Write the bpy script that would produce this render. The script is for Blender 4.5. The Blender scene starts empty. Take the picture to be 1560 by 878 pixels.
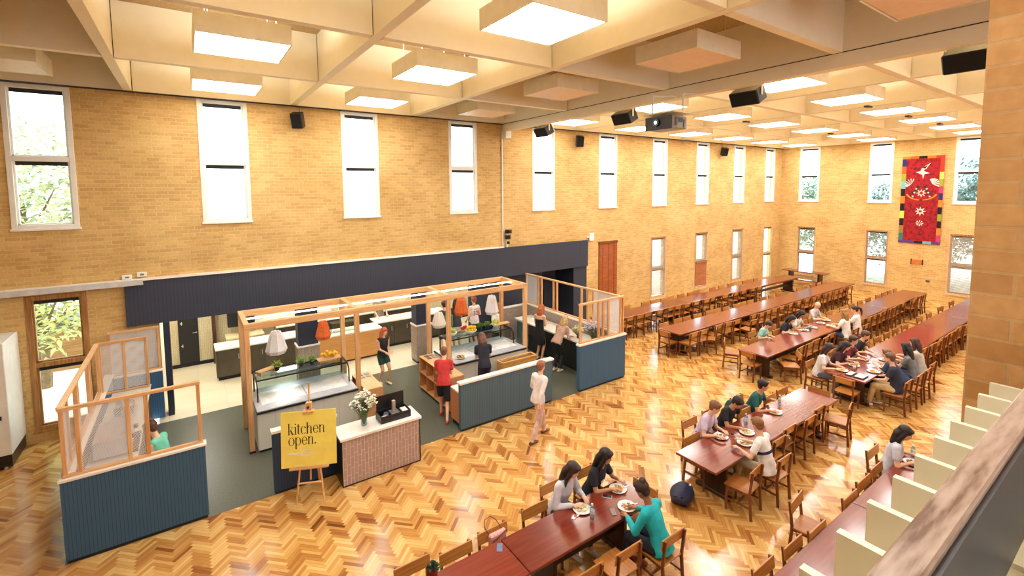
import bpy, bmesh, math, random
from mathutils import Vector, Matrix
random.seed(7)
PI = math.pi
scn = bpy.context.scene
COL = scn.collection

# ------------------------------------------------------------------ camera, sky, exposure
cam = bpy.data.cameras.new('camera'); cam_o = bpy.data.objects.new('camera', cam); COL.objects.link(cam_o)
FPX, CX, CY, YAW, PIT, ROL = 719.1, 790.15, 345.2, 0.9594, 0.0786, 0.0063
F_ = Vector((math.cos(PIT)*math.cos(YAW), math.cos(PIT)*math.sin(YAW), -math.sin(PIT)))
R_ = Vector((math.sin(YAW), -math.cos(YAW), 0)); D_ = F_.cross(R_)
c_, s_ = math.cos(ROL), math.sin(ROL)
RX = c_*R_ + s_*D_; DN = -s_*R_ + c_*D_
m_ = Matrix((RX, -DN, -F_)).transposed().to_4x4(); m_.translation = Vector((0, 0, 5.4))
cam_o.matrix_world = m_
cam.sensor_width = 36; cam.sensor_fit = 'HORIZONTAL'; cam.lens = FPX/1560*36
cam.shift_x = (780-CX)/1560; cam.shift_y = (CY-439)/1560
cam.clip_start = 0.02; cam.clip_end = 300
scn.camera = cam_o

world = bpy.data.worlds.new('sky'); scn.world = world; world.use_nodes = True
WN = world.node_tree; bg = WN.nodes['Background']
bg.inputs[0].default_value = (0.86, 0.93, 1.0, 1); bg.inputs[1].default_value = 4.5
PANEL = 12.0          # emission of the square ceiling fittings
scn.view_settings.view_transform = 'Standard'; scn.view_settings.look = 'None'
scn.view_settings.gamma = 1; scn.view_settings.use_curve_mapping = False
scn.view_settings.exposure = 0.64
scn.cycles.use_denoising = True
scn.cycles.max_bounces = 6; scn.cycles.diffuse_bounces = 4; scn.cycles.glossy_bounces = 3
scn.cycles.transparent_max_bounces = 12; scn.cycles.transmission_bounces = 4
scn.cycles.sample_clamp_indirect = 6; scn.cycles.caustics_reflective = False; scn.cycles.caustics_refractive = False

# ------------------------------------------------------------------ materials
def lin(c):
    return tuple((x/255/12.92 if x/255 <= .04045 else ((x/255+.055)/1.055)**2.4) for x in c)
MATS = {}
def base(name):
    m = bpy.data.materials.new(name); m.use_nodes = True
    return m, m.node_tree, m.node_tree.nodes['Principled BSDF']
def nd(nt, typ, **kw):
    n = nt.nodes.new(typ)
    for k, v in kw.items():
        if k in n.inputs: n.inputs[k].default_value = v
        else: setattr(n, k, v)
    return n
def math_(nt, op, a, b=None, c=None):
    n = nt.nodes.new('ShaderNodeMath'); n.operation = op
    for i, x in enumerate((a, b, c)):
        if x is None: continue
        if isinstance(x, (int, float)): n.inputs[i].default_value = x
        else: nt.links.new(x, n.inputs[i])
    return n.outputs[0]
def ramp(nt, fac, stops):
    n = nt.nodes.new('ShaderNodeValToRGB'); e = n.color_ramp.elements
    while len(e) > 1: e.remove(e[-1])
    e[0].position = stops[0][0]; e[0].color = (*lin(stops[0][1]), 1)
    for p, c in stops[1:]:
        x = e.new(p); x.color = (*lin(c), 1)
    nt.links.new(fac, n.inputs[0]); return n.outputs[0]
def plain(name, c, rough=.6, var=.06, scale=6, metal=0, bump=0.0, coat=0, spec=.5):
    """painted / cloth / metal surface with a little procedural variation"""
    if name in MATS: return MATS[name]
    m, nt, b = base(name)
    tc = nd(nt, 'ShaderNodeTexCoord'); nz = nd(nt, 'ShaderNodeTexNoise', Scale=scale, Detail=3.0)
    nt.links.new(tc.outputs['Object'], nz.inputs['Vector'])
    lo = tuple(max(0, x*(1-var)) for x in c); hi = tuple(min(255, x*(1+var)) for x in c)
    nt.links.new(ramp(nt, nz.outputs[0], [(.3, lo), (.7, hi)]), b.inputs['Base Color'])
    b.inputs['Roughness'].default_value = rough; b.inputs['Metallic'].default_value = metal
    b.inputs['Specular IOR Level'].default_value = spec
    b.inputs['Coat Weight'].default_value = coat; b.inputs['Coat Roughness'].default_value = .12
    if bump:
        n2 = nd(nt, 'ShaderNodeTexNoise', Scale=scale*12, Detail=2.0); nt.links.new(tc.outputs['Object'], n2.inputs['Vector'])
        bp = nd(nt, 'ShaderNodeBump', Strength=bump, Distance=.01)
        nt.links.new(n2.outputs[0], bp.inputs['Height']); nt.links.new(bp.outputs[0], b.inputs['Normal'])
    MATS[name] = m; return m
def wood(name, dark, light, rough=.4, axis='X', scale=3.0, coat=0, obj='Object', spec=.5):
    if name in MATS: return MATS[name]
    m, nt, b = base(name)
    tc = nd(nt, 'ShaderNodeTexCoord'); mp = nd(nt, 'ShaderNodeMapping')
    s = {'X': (.6, 9, 9), 'Y': (9, .6, 9), 'Z': (9, 9, .6)}[axis]
    mp.inputs['Scale'].default_value = s
    nt.links.new(tc.outputs[obj], mp.inputs['Vector'])
    nz = nd(nt, 'ShaderNodeTexNoise', Scale=scale, Detail=6.0, Distortion=.6)
    nt.links.new(mp.outputs[0], nz.inputs['Vector'])
    oi = nd(nt, 'ShaderNodeObjectInfo')
    f = math_(nt, 'ADD', nz.outputs[0], math_(nt, 'MULTIPLY', math_(nt, 'SUBTRACT', oi.outputs['Random'], .5), .3))
    nt.links.new(ramp(nt, f, [(.3, dark), (.7, light)]), b.inputs['Base Color'])
    b.inputs['Roughness'].default_value = rough; b.inputs['Coat Weight'].default_value = coat
    b.inputs['Specular IOR Level'].default_value = spec
    b.inputs['Coat Roughness'].default_value = .1
    MATS[name] = m; return m
def emit(name, c, s):
    if name in MATS: return MATS[name]
    m, nt, b = base(name)
    b.inputs['Base Color'].default_value = (*lin(c), 1)
    b.inputs['Emission Color'].default_value = (*lin(c), 1); b.inputs['Emission Strength'].default_value = s
    MATS[name] = m; return m
def glassy(name, tint=(235, 245, 245), refl=.12):
    if name in MATS: return MATS[name]
    m = bpy.data.materials.new(name); m.use_nodes = True; nt = m.node_tree
    nt.nodes.clear()
    o = nd(nt, 'ShaderNodeOutputMaterial'); t = nd(nt, 'ShaderNodeBsdfTransparent'); g = nd(nt, 'ShaderNodeBsdfGlossy')
    t.inputs[0].default_value = (*lin(tint), 1); g.inputs['Roughness'].default_value = .03
    fr = nd(nt, 'ShaderNodeLayerWeight', Blend=.5); mx = nd(nt, 'ShaderNodeMixShader')
    nt.links.new(math_(nt, 'MULTIPLY_ADD', math_(nt, 'POWER', fr.outputs['Facing'], 4.0), .4, refl*.3), mx.inputs[0])
    nt.links.new(t.outputs[0], mx.inputs[1]); nt.links.new(g.outputs[0], mx.inputs[2]); nt.links.new(mx.outputs[0], o.inputs[0])
    MATS[name] = m; return m
def mesh_cloth(name, c, scale=120, open_=.55):
    """fine woven wire mesh: real holes through a transparent mix"""
    if name in MATS: return MATS[name]
    m, nt, b = base(name); out = nt.nodes['Material Output']
    b.inputs['Base Color'].default_value = (*lin(c), 1); b.inputs['Roughness'].default_value = .4
    geo = nd(nt, 'ShaderNodeNewGeometry'); sp = nd(nt, 'ShaderNodeSeparateXYZ'); nt.links.new(geo.outputs['Position'], sp.inputs[0])
    h = math_(nt, 'ADD', sp.outputs[0], sp.outputs[1])
    u = math_(nt, 'MULTIPLY', math_(nt, 'ADD', h, sp.outputs[2]), scale/4)
    v = math_(nt, 'MULTIPLY', math_(nt, 'SUBTRACT', h, sp.outputs[2]), scale/4)
    fu = math_(nt, 'ABSOLUTE', math_(nt, 'SUBTRACT', math_(nt, 'FRACT', u), .5))
    fv = math_(nt, 'ABSOLUTE', math_(nt, 'SUBTRACT', math_(nt, 'FRACT', v), .5))
    hole = math_(nt, 'LESS_THAN', math_(nt, 'MAXIMUM', fu, fv), .5*open_**.5)
    t = nd(nt, 'ShaderNodeBsdfTransparent'); mx = nd(nt, 'ShaderNodeMixShader')
    nt.links.new(hole, mx.inputs[0]); nt.links.new(b.outputs[0], mx.inputs[1]); nt.links.new(t.outputs[0], mx.inputs[2])
    nt.links.new(mx.outputs[0], out.inputs[0])
    MATS[name] = m; return m
def brick(name, axis, c1=(228, 192, 124), c2=(208, 166, 102), mo=(226, 200, 148), ms=.007):
    m, nt, b = base(name)
    geo = nd(nt, 'ShaderNodeNewGeometry'); sp = nd(nt, 'ShaderNodeSeparateXYZ'); nt.links.new(geo.outputs['Position'], sp.inputs[0])
    cb = nd(nt, 'ShaderNodeCombineXYZ'); nt.links.new(sp.outputs[axis], cb.inputs[0]); nt.links.new(sp.outputs[2], cb.inputs[1])
    br = nd(nt, 'ShaderNodeTexBrick', Scale=1.0)
    br.inputs['Color1'].default_value = (*lin(c1), 1); br.inputs['Color2'].default_value = (*lin(c2), 1)
    br.inputs['Mortar'].default_value = (*lin(mo), 1)
    br.inputs['Mortar Size'].default_value = ms; br.inputs['Brick Width'].default_value = .24; br.inputs['Row Height'].default_value = .086
    br.inputs['Mortar Smooth'].default_value = .2; br.inputs['Bias'].default_value = -.1
    nt.links.new(cb.outputs[0], br.inputs[0])
    nz = nd(nt, 'ShaderNodeTexNoise', Scale=1.1, Detail=5.0); nt.links.new(geo.outputs['Position'], nz.inputs['Vector'])
    n2 = nd(nt, 'ShaderNodeTexNoise', Scale=22.0, Detail=4.0); nt.links.new(geo.outputs['Position'], n2.inputs['Vector'])
    f = math_(nt, 'ADD', math_(nt, 'MULTIPLY', nz.outputs[0], .6), math_(nt, 'MULTIPLY', n2.outputs[0], .4))
    mx = nd(nt, 'ShaderNodeMix', data_type='RGBA', blend_type='MULTIPLY'); mx.inputs[0].default_value = 1
    nt.links.new(br.outputs[0], mx.inputs[6])
    nt.links.new(ramp(nt, f, [(.3, (222, 212, 192)), (.62, (255, 255, 255))]), mx.inputs[7])
    nt.links.new(mx.outputs[2], b.inputs['Base Color'])
    b.inputs['Roughness'].default_value = .85
    bp = nd(nt, 'ShaderNodeBump', Strength=.5, Distance=.006); bp.invert = True
    nt.links.new(br.outputs['Fac'], bp.inputs['Height']); nt.links.new(bp.outputs[0], b.inputs['Normal'])
    MATS[name] = m; return m
def herringbone(name):
    m, nt, b = base(name)
    geo = nd(nt, 'ShaderNodeNewGeometry'); sp = nd(nt, 'ShaderNodeSeparateXYZ'); nt.links.new(geo.outputs['Position'], sp.inputs[0])
    W, N = .053, 6; r = .70711/W
    x, y = sp.outputs[0], sp.outputs[1]
    u = math_(nt, 'MULTIPLY', math_(nt, 'SUBTRACT', y, x), r); v = math_(nt, 'MULTIPLY', math_(nt, 'ADD', x, y), r)
    i = math_(nt, 'FLOOR', u); j = math_(nt, 'FLOOR', v)
    k = math_(nt, 'FLOORED_MODULO', math_(nt, 'SUBTRACT', i, j), 2*N)
    hor = math_(nt, 'LESS_THAN', k, N-.5)
    k2 = math_(nt, 'SUBTRACT', 2*N-1, k)
    def mixf(a, c):  # hor ? a : c
        return math_(nt, 'ADD', math_(nt, 'MULTIPLY', hor, a), math_(nt, 'MULTIPLY', math_(nt, 'SUBTRACT', 1.0, hor), c))
    ox = mixf(math_(nt, 'SUBTRACT', i, k), i); oy = mixf(j, math_(nt, 'SUBTRACT', j, k2))
    cb = nd(nt, 'ShaderNodeCombineXYZ'); nt.links.new(ox, cb.inputs[0]); nt.links.new(oy, cb.inputs[1]); nt.links.new(hor, cb.inputs[2])
    wn = nd(nt, 'ShaderNodeTexWhiteNoise'); nt.links.new(cb.outputs[0], wn.inputs['Vector'])
    # colour drifts slowly from one stack of strips to the next
    gu = math_(nt, 'FLOOR', math_(nt, 'DIVIDE', math_(nt, 'SUBTRACT', ox, oy), float(N)))
    gv = math_(nt, 'MULTIPLY', math_(nt, 'ADD', ox, oy), .09)
    cg = nd(nt, 'ShaderNodeCombineXYZ'); nt.links.new(math_(nt, 'MULTIPLY', gu, 3.7), cg.inputs[0]); nt.links.new(gv, cg.inputs[1]); nt.links.new(math_(nt, 'MULTIPLY', hor, 5.3), cg.inputs[2])
    ng = nd(nt, 'ShaderNodeTexNoise', Scale=1.0, Detail=2.0); nt.links.new(cg.outputs[0], ng.inputs['Vector'])
    # grain along the strip
    au = mixf(math_(nt, 'MULTIPLY', u, .12), u); av = mixf(v, math_(nt, 'MULTIPLY', v, .12))
    ca = nd(nt, 'ShaderNodeCombineXYZ'); nt.links.new(au, ca.inputs[0]); nt.links.new(av, ca.inputs[1]); nt.links.new(wn.outputs[0], ca.inputs[2])
    gr = nd(nt, 'ShaderNodeTexNoise', Scale=2.5, Detail=4.0); nt.links.new(ca.outputs[0], gr.inputs['Vector'])
    t = math_(nt, 'ADD', math_(nt, 'MULTIPLY', wn.outputs[0], .26), math_(nt, 'MULTIPLY', ng.outputs[0], .9))
    t = math_(nt, 'ADD', t, math_(nt, 'MULTIPLY', gr.outputs[0], .14))
    col = ramp(nt, t, [(.36, (120, 70, 34)), (.47, (164, 102, 46)), (.6, (200, 144, 74)), (.74, (220, 174, 102)), (.92, (234, 198, 132))])
    # seams
    fu = math_(nt, 'FRACT', u); fv = math_(nt, 'FRACT', v)
    across = mixf(fv, fu)
    seam = math_(nt, 'LESS_THAN', math_(nt, 'MINIMUM', across, math_(nt, 'SUBTRACT', 1.0, across)), .035)
    mx = nd(nt, 'ShaderNodeMix', data_type='RGBA', blend_type='MULTIPLY')
    nt.links.new(math_(nt, 'MULTIPLY', seam, .45), mx.inputs[0]); nt.links.new(col, mx.inputs[6]); mx.inputs[7].default_value = (.25, .13, .06, 1)
    nt.links.new(mx.outputs[2], b.inputs['Base Color'])
    nr = nd(nt, 'ShaderNodeTexNoise', Scale=1.7, Detail=5.0); nt.links.new(geo.outputs['Position'], nr.inputs['Vector'])
    b.inputs['Roughness'].default_value = .3
    nt.links.new(math_(nt, 'ADD', math_(nt, 'MULTIPLY', nr.outputs[0], .14), math_(nt, 'ADD', math_(nt, 'MULTIPLY', wn.outputs[0], .05), .06)), b.inputs['Roughness'])
    b.inputs['Specular IOR Level'].default_value = .75
    MATS[name] = m; return m
def stripes(name, c, groove, axis, pitch=.06, rough=.5, gw=.1):
    """vertical tongue-and-groove boarding"""
    if name in MATS: return MATS[name]
    m, nt, b = base(name)
    geo = nd(nt, 'ShaderNodeNewGeometry'); sp = nd(nt, 'ShaderNodeSeparateXYZ'); nt.links.new(geo.outputs['Position'], sp.inputs[0])
    h = math_(nt, 'ADD', sp.outputs[0], sp.outputs[1]) if axis == 'XY' else sp.outputs['XYZ'.index(axis)]
    f = math_(nt, 'FRACT', math_(nt, 'DIVIDE', h, pitch)); g = math_(nt, 'LESS_THAN', f, gw)
    nt.links.new(ramp(nt, g, [(.0, c), (1., groove)]), b.inputs['Base Color'])
    b.inputs['Roughness'].default_value = rough
    bp = nd(nt, 'ShaderNodeBump', Strength=.6, Distance=.006); bp.invert = True
    nt.links.new(g, bp.inputs['Height']); nt.links.new(bp.outputs[0], b.inputs['Normal'])
    MATS[name] = m; return m
def tiles(name, c1, c2, grout, axis, w, h, rough=.3, off=.5, vertical=False, ms=.004):
    if name in MATS: return MATS[name]
    m, nt, b = base(name)
    geo = nd(nt, 'ShaderNodeNewGeometry'); sp = nd(nt, 'ShaderNodeSeparateXYZ'); nt.links.new(geo.outputs['Position'], sp.inputs[0])
    cb = nd(nt, 'ShaderNodeCombineXYZ')
    A, B = (axis[0], axis[1])
    nt.links.new(sp.outputs['XYZ'.index(A)], cb.inputs[1 if vertical else 0]); nt.links.new(sp.outputs['XYZ'.index(B)], cb.inputs[0 if vertical else 1])
    br = nd(nt, 'ShaderNodeTexBrick', Scale=1.0)
    for k, v in (('Color1', c1), ('Color2', c2), ('Mortar', grout)): br.inputs[k].default_value = (*lin(v), 1)
    br.inputs['Mortar Size'].default_value = ms; br.inputs['Brick Width'].default_value = w; br.inputs['Row Height'].default_value = h
    br.offset = off
    nt.links.new(cb.outputs[0], br.inputs[0]); nt.links.new(br.outputs[0], b.inputs['Base Color'])
    b.inputs['Roughness'].default_value = rough
    MATS[name] = m; return m
def speckle(name, c1, c2, scale=60, rough=.4, mid=.5):
    if name in MATS: return MATS[name]
    m, nt, b = base(name)
    geo = nd(nt, 'ShaderNodeNewGeometry'); nz = nd(nt, 'ShaderNodeTexNoise', Scale=scale, Detail=4.0, Roughness=.7)
    nt.links.new(geo.outputs['Position'], nz.inputs['Vector'])
    nt.links.new(ramp(nt, nz.outputs[0], [(mid-.12, c1), (mid+.12, c2)]), b.inputs['Base Color'])
    b.inputs['Roughness'].default_value = rough
    MATS[name] = m; return m

brick_x = brick('brick_wall_x', 0); brick_y = brick('brick_wall_y', 1); brick_p = brick('brick_pillar', 1, (216, 166, 106), (190, 138, 82), (206, 166, 116), .006)
parquet = herringbone('herringbone_parquet')
cream = plain('cream_paint', (242, 232, 208), .7, .02)
cream_beam = plain('cream_beam_paint', (244, 235, 212), .65, .008)
deck_m = speckle('woodwool_ceiling', (160, 130, 88), (214, 186, 138), 45, .95)
white_p = plain('white_paint', (240, 238, 230), .45, .02)
white_m = plain('white_cap', (244, 240, 232), .35, .01)
dark_m = plain('dark_recess', (28, 26, 26), .6, .1)
black_m = plain('black_metal', (24, 24, 26), .35, .1)
timber = wood('window_timber', (140, 92, 44), (190, 140, 80), .5, 'Z')
light_timber = wood('light_window_timber', (196, 156, 108), (226, 192, 146), .5, 'Z')
pine = wood('pale_pine', (214, 160, 104), (238, 196, 146), .5, 'X')
pine_z = wood('pale_pine_upright', (206, 148, 92), (234, 188, 136), .5, 'Z')
navy = stripes('navy_boarding', (54, 60, 76), (36, 40, 54), 'X', .075, .6)
navy_flat = plain('navy_paint', (36, 42, 60), .6, .05)
teal_b = stripes('blue_boarding_x', (54, 96, 132), (32, 62, 90), 'X', .045, .55, .14)
teal_y = stripes('blue_boarding_y', (54, 96, 132), (32, 62, 90), 'Y', .045, .55, .14)
vinyl = speckle('dark_green_vinyl', (78, 82, 70), (102, 106, 92), 40, .35)
creamfloor = tiles('cream_floor_tiles', (232, 222, 196), (226, 214, 186), (200, 190, 165), 'XY', .6, .6, .35, 0)
walltile = tiles('cream_wall_tiles', (214, 200, 160), (204, 188, 148), (236, 226, 196), 'XZ', .20, .05, .35, .5, True)
greytile = tiles('grey_mosaic_tiles', (156, 140, 126), (138, 122, 110), (196, 184, 170), 'XZ', .10, .03, .35, .5, True)
greytile_y = tiles('grey_mosaic_tiles_side', (156, 140, 126), (138, 122, 110), (196, 184, 170), 'YZ', .10, .03, .35, .5, True)
pinktile = tiles('dusty_pink_tiles', (176, 152, 146), (168, 143, 137), (232, 212, 198), 'XZ', .2, .065, .3, .35, True, .003)
marble = speckle('white_marble', (226, 222, 212), (244, 241, 234), 3, .22, .42)
whitetop = plain('white_worktop', (240, 236, 226), .25, .02)
steel = plain('brushed_steel', (196, 200, 214), .28, .05, metal=.7)
olive_cab = stripes('dark_olive_cabinet', (72, 62, 46), (50, 42, 30), 'X', .6, .4, .02)
oak_front = wood('oak_counter_front', (214, 156, 88), (232, 178, 108), .45, 'X')
table_m = wood('red_brown_varnish', (112, 40, 26), (138, 56, 36), .22, 'X', 2.2, coat=.5)
table_d = wood('dark_brown_varnish', (40, 20, 14), (66, 34, 22), .35, 'Z')
chair_d = wood('chair_frame_wood', (92, 46, 20), (134, 74, 34), .35, 'Z')
chair_l = wood('chair_back_wood', (168, 104, 46), (204, 142, 72), .3, 'Y')
chair_s = wood('chair_seat_wood', (158, 94, 40), (194, 128, 60), .3, 'X')
glass_m = glassy('window_glass'); glass_t = glassy('shelf_glass', (215, 228, 228), .3)
mesh_w = mesh_cloth('white_wire_mesh', (240, 240, 244), 160, .6)
up_m = emit('uplight_diffuser', (252, 253, 246), 11.0); lit_m = emit('lit_diffuser', (252, 252, 250), PANEL); unlit_m = plain('unlit_diffuser', (236, 206, 176), .5, .02)
cloth_w = plain('white_cloth', (230, 228, 222), .85, .03, bump=.1)

# ------------------------------------------------------------------ mesh building
class MB:
    def __init__(s): s.bm = bmesh.new(); s.m = 0
    def _new(s, verts, mi):
        fs = set()
        for v in verts:
            for f in v.link_faces: fs.add(f)
        for f in fs: f.material_index = mi
        return s
    def box(s, x0, y0, z0, x1, y1, z1, mi=0, M=None):
        r = bmesh.ops.create_cube(s.bm, size=1)['verts']
        T = Matrix.Translation(((x0+x1)/2, (y0+y1)/2, (z0+z1)/2)) @ Matrix.Diagonal((abs(x1-x0), abs(y1-y0), abs(z1-z0), 1))
        bmesh.ops.transform(s.bm, matrix=(M @ T) if M else T, verts=r); return s._new(r, mi)
    def beam(s, p, q, w, h, mi=0, up=(0, 0, 1)):
        p, q = Vector(p), Vector(q); d = q-p; L = d.length; d.normalize(); up = Vector(up)
        if abs(d.dot(up)) > .99: up = Vector((1, 0, 0))
        a = up.cross(d).normalized(); b = d.cross(a)
        M = Matrix((d, a, b)).transposed().to_4x4(); M.translation = (p+q)/2
        r = bmesh.ops.create_cube(s.bm, size=1)['verts']
        bmesh.ops.transform(s.bm, matrix=M @ Matrix.Diagonal((L, w, h, 1)), verts=r); return s._new(r, mi)
    def cyl(s, p, q, r0, r1=None, n=12, mi=0, caps=True):
        p, q = Vector(p), Vector(q); d = q-p; L = d.length
        M = d.to_track_quat('Z', 'Y').to_matrix().to_4x4(); M.translation = (p+q)/2
        r = bmesh.ops.create_cone(s.bm, cap_ends=caps, segments=n, radius1=r0, radius2=r0 if r1 is None else r1, depth=L, matrix=M)['verts']
        return s._new(r, mi)
    def ball(s, c, r, sc=(1, 1, 1), n=12, mi=0, M=None):
        T = Matrix.Translation(c) @ (M or Matrix()) @ Matrix.Diagonal((*sc, 1))
        v = bmesh.ops.create_uvsphere(s.bm, u_segments=n, v_segments=max(6, n*2//3), radius=r, matrix=T)['verts']
        return s._new(v, mi)
    def ico(s, c, r, sc=(1, 1, 1), sub=1, mi=0):
        v = bmesh.ops.create_icosphere(s.bm, subdivisions=sub, radius=r, matrix=Matrix.Translation(c) @ Matrix.Diagonal((*sc, 1)))['verts']
        return s._new(v, mi)
    def tube(s, pts, rad, n=8, mi=0, sq=None):
        """swept ring through pts; rad number or list or list of (a,b)"""
        pts = [Vector(p) for p in pts]; N = len(pts); rings = []; prev = None
        for i, p in enumerate(pts):
            d = (pts[min(i+1, N-1)]-pts[max(i-1, 0)]).normalized()
            ref = prev if prev is not None else (Vector(sq) if sq else (Vector((0, 1, 0)) if abs(d.y) < .9 else Vector((1, 0, 0))))
            a = (ref - d*ref.dot(d)).normalized(); prev = a; b = d.cross(a)
            r = rad[i] if isinstance(rad, (list, tuple)) else rad
            ra, rb = r if isinstance(r, (list, tuple)) else (r, r)
            rings.append([s.bm.verts.new(p + a*ra*math.cos(2*PI*k/n) + b*rb*math.sin(2*PI*k/n)) for k in range(n)])
        for i in range(N-1):
            for k in range(n):
                f = s.bm.faces.new((rings[i][k], rings[i][(k+1) % n], rings[i+1][(k+1) % n], rings[i+1][k])); f.material_index = mi
        for R, rev in ((rings[0], 1), (rings[-1], 0)):
            f = s.bm.faces.new(list(reversed(R)) if rev else R); f.material_index = mi
        return s
    def lathe(s, prof, c=(0, 0, 0), n=20, mi=0):
        rings = [[s.bm.verts.new((c[0]+r*math.cos(2*PI*k/n), c[1]+r*math.sin(2*PI*k/n), c[2]+z)) for k in range(n)] for r, z in prof]
        for i in range(len(rings)-1):
            for k in range(n):
                f = s.bm.faces.new((rings[i][k], rings[i][(k+1) % n], rings[i+1][(k+1) % n], rings[i+1][k])); f.material_index = mi
        for R, rev in ((rings[0], 1), (rings[-1], 0)):
            f = s.bm.faces.new(list(reversed(R)) if rev else R); f.material_index = mi
        return s
    def prism(s, poly, M, t, mi=0):
        """2D polygon extruded by t along local z, placed by M"""
        a = [s.bm.verts.new(M @ Vector((x, y, 0))) for x, y in poly]; b = [s.bm.verts.new(M @ Vector((x, y, t))) for x, y in poly]
        n = len(poly)
        for f in [s.bm.faces.new(list(reversed(a))), s.bm.faces.new(b)] + [s.bm.faces.new((a[k], a[(k+1) % n], b[(k+1) % n], b[k])) for k in range(n)]: f.material_index = mi
        return s
    def leaf(s, p, d, L, w, mi=0, droop=.2):
        d = Vector(d).normalized(); up = Vector((0, 0, 1)); a = d.cross(up)
        if a.length < .1: a = Vector((1, 0, 0))
        a.normalize(); p = Vector(p); m = p+d*L*.5+up*L*.06; e = p+d*L-up*L*droop
        vs = [s.bm.verts.new(x) for x in (p, m+a*w/2, e, m-a*w/2)]
        f = s.bm.faces.new(vs); f.material_index = mi; return s
    def build(s, name, mats, parent=None, bevel=0, smooth=False, loc=None):
        if bevel:
            e = [x for x in s.bm.edges if len(x.link_faces) == 2 and x.calc_face_angle(0) > .6]
            bmesh.ops.bevel(s.bm, geom=e, offset=bevel, segments=1, affect='EDGES', clamp_overlap=True)
        bmesh.ops.recalc_face_normals(s.bm, faces=s.bm.faces)
        me = bpy.data.meshes.new(name); s.bm.to_mesh(me); s.bm.free()
        if not isinstance(mats, (list, tuple)): mats = [mats]
        for m in mats: me.materials.append(m)
        if smooth:
            for p in me.polygons: p.use_smooth = True
        o = bpy.data.objects.new(name, me); COL.objects.link(o)
        if parent: o.parent = parent
        if loc: o.location = loc
        return o
def tag(o, label=None, cat=None, group=None, kind=None):
    if label: o['label'] = label
    if cat: o['category'] = cat
    if group: o['group'] = group
    if kind: o['kind'] = kind
    return o
def thing(name, label, cat, loc=(0, 0, 0), rz=0, group=None):
    o = bpy.data.objects.new(name, None); COL.objects.link(o); o.location = loc; o.rotation_euler = (0, 0, rz)
    o.empty_display_size = .1
    return tag(o, label, cat, group)
CHILD = {}
def dup(root, loc, rz, label, group=None):
    r = root.copy(); COL.objects.link(r); r.location = loc; r.rotation_euler = (0, 0, rz); r['label'] = label
    if group: r['group'] = group
    for ch in list(root.children):
        c = ch.copy(); COL.objects.link(c); c.parent = r
        for g in ch.children:
            d = g.copy(); COL.objects.link(d); d.parent = c
    return r
def struct(name, mb, m, bevel=0, parent=None):
    o = mb.build(name, m, parent, bevel)
    if not parent: o['kind'] = 'structure'
    return o
ORD = ['first', 'second', 'third', 'fourth', 'fifth', 'sixth', 'seventh', 'eighth', 'ninth', 'tenth', 'eleventh', 'twelfth', 'thirteenth',
       'fourteenth', 'fifteenth', 'sixteenth', 'seventeenth', 'eighteenth', 'nineteenth', 'twentieth', 'twenty-first', 'twenty-second', 'twenty-third', 'twenty-fourth', 'twenty-fifth']

# ------------------------------------------------------------------ room shell
EX, WY, CZ, DZ = 28.75, 14.0, 7.66, 8.6     # end wall, long wall, beam underside, ceiling deck
XL, YR = -6.5, -3.5
floor = MB().box(XL, YR, -.1, EX+.3, 9.06, 0).box(XL, 9.06, -.1, -1.72, 14.0, 0).box(10.02, 9.06, -.1, EX+.3, 14.0, 0)
struct('floor', floor, parquet)
struct('floor_kitchen', MB().box(-1.72, 9.06, -.1, 10.02, 13.52, 0), vinyl)
struct('floor_servery', MB().box(-.8, 13.52, -.1, 13.2, 17.6, 0.0), creamfloor)

UP = [(-3.0, -1.95), (.30, 1.36), (3.67, 4.73), (7.05, 8.10), (10.44, 11.5), (13.83, 14.88), (17.16, 18.2), (20.43, 21.47), (23.7, 24.75), (26.9, 27.95)]
LOW = [(-2.92, -1.94, .25, 3.2), (13.83, 14.92, .3, 3.22), (17.12, 18.2, .3, 3.22), (20.45, 21.47, .35, 3.22), (23.7, 24.76, .33, 3.22), (26.9, 27.95, .1, 3.22)]
UZ = (4.62, 7.64)
def wall_with_holes(name, axis, pos, thick, a0, a1, z0, z1, holes, m):
    """wall plane along an axis, cut into boxes around rectangular openings"""
    mb = MB(); xs = sorted({a0, a1, *[h[0] for h in holes], *[h[1] for h in holes]})
    for u0, u1 in zip(xs[:-1], xs[1:]):
        hs = sorted([(h[2], h[3]) for h in holes if h[0] < (u0+u1)/2 < h[1]]); z = z0
        for b, t in hs + [(z1, z1)]:
            if b-z > 1e-4:
                if axis == 'X': mb.box(u0, pos, z, u1, pos+thick, b)
                else: mb.box(pos, u0, z, pos+thick, u1, b)
            z = t
    bmesh.ops.remove_doubles(mb.bm, verts=mb.bm.verts, dist=1e-5)
    return struct(name, mb, m)
holes = [(a, b, *UZ) for a, b in UP] + [(a, b, c, d) for a, b, c, d in LOW] + [(-.7, 13.16, 0, 3.33)]
wall_with_holes('wall_back', 'X', WY, .28, XL, EX, 0, DZ+.3, holes, brick_x)
EU = [(11.94, 12.99), (8.61, 9.62), (5.28, 6.31)]
EL = [(11.98, 12.99, .4, 3.2), (8.62, 9.66, .37, 3.24), (5.3, 6.36, .4, 3.25)]
wall_with_holes('wall_end', 'Y', EX, .28, YR, WY+.28, 0, DZ+.3, [(a, b, *UZ) for a, b in EU] + EL, brick_y)

wall_with_holes('wall_right', 'X', YR-.25, .25, XL, EX, 0, DZ+.3, [(-2.9+3.38*k, -1.8+3.38*k, 4.5, 7.65) for k in range(9)], brick_x)  # openings in this unseen wall are added to let in sky fill
struct('wall_left', MB().box(XL-.25, YR-.25, 0, XL, WY+.28, DZ+.3), brick_y)
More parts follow.
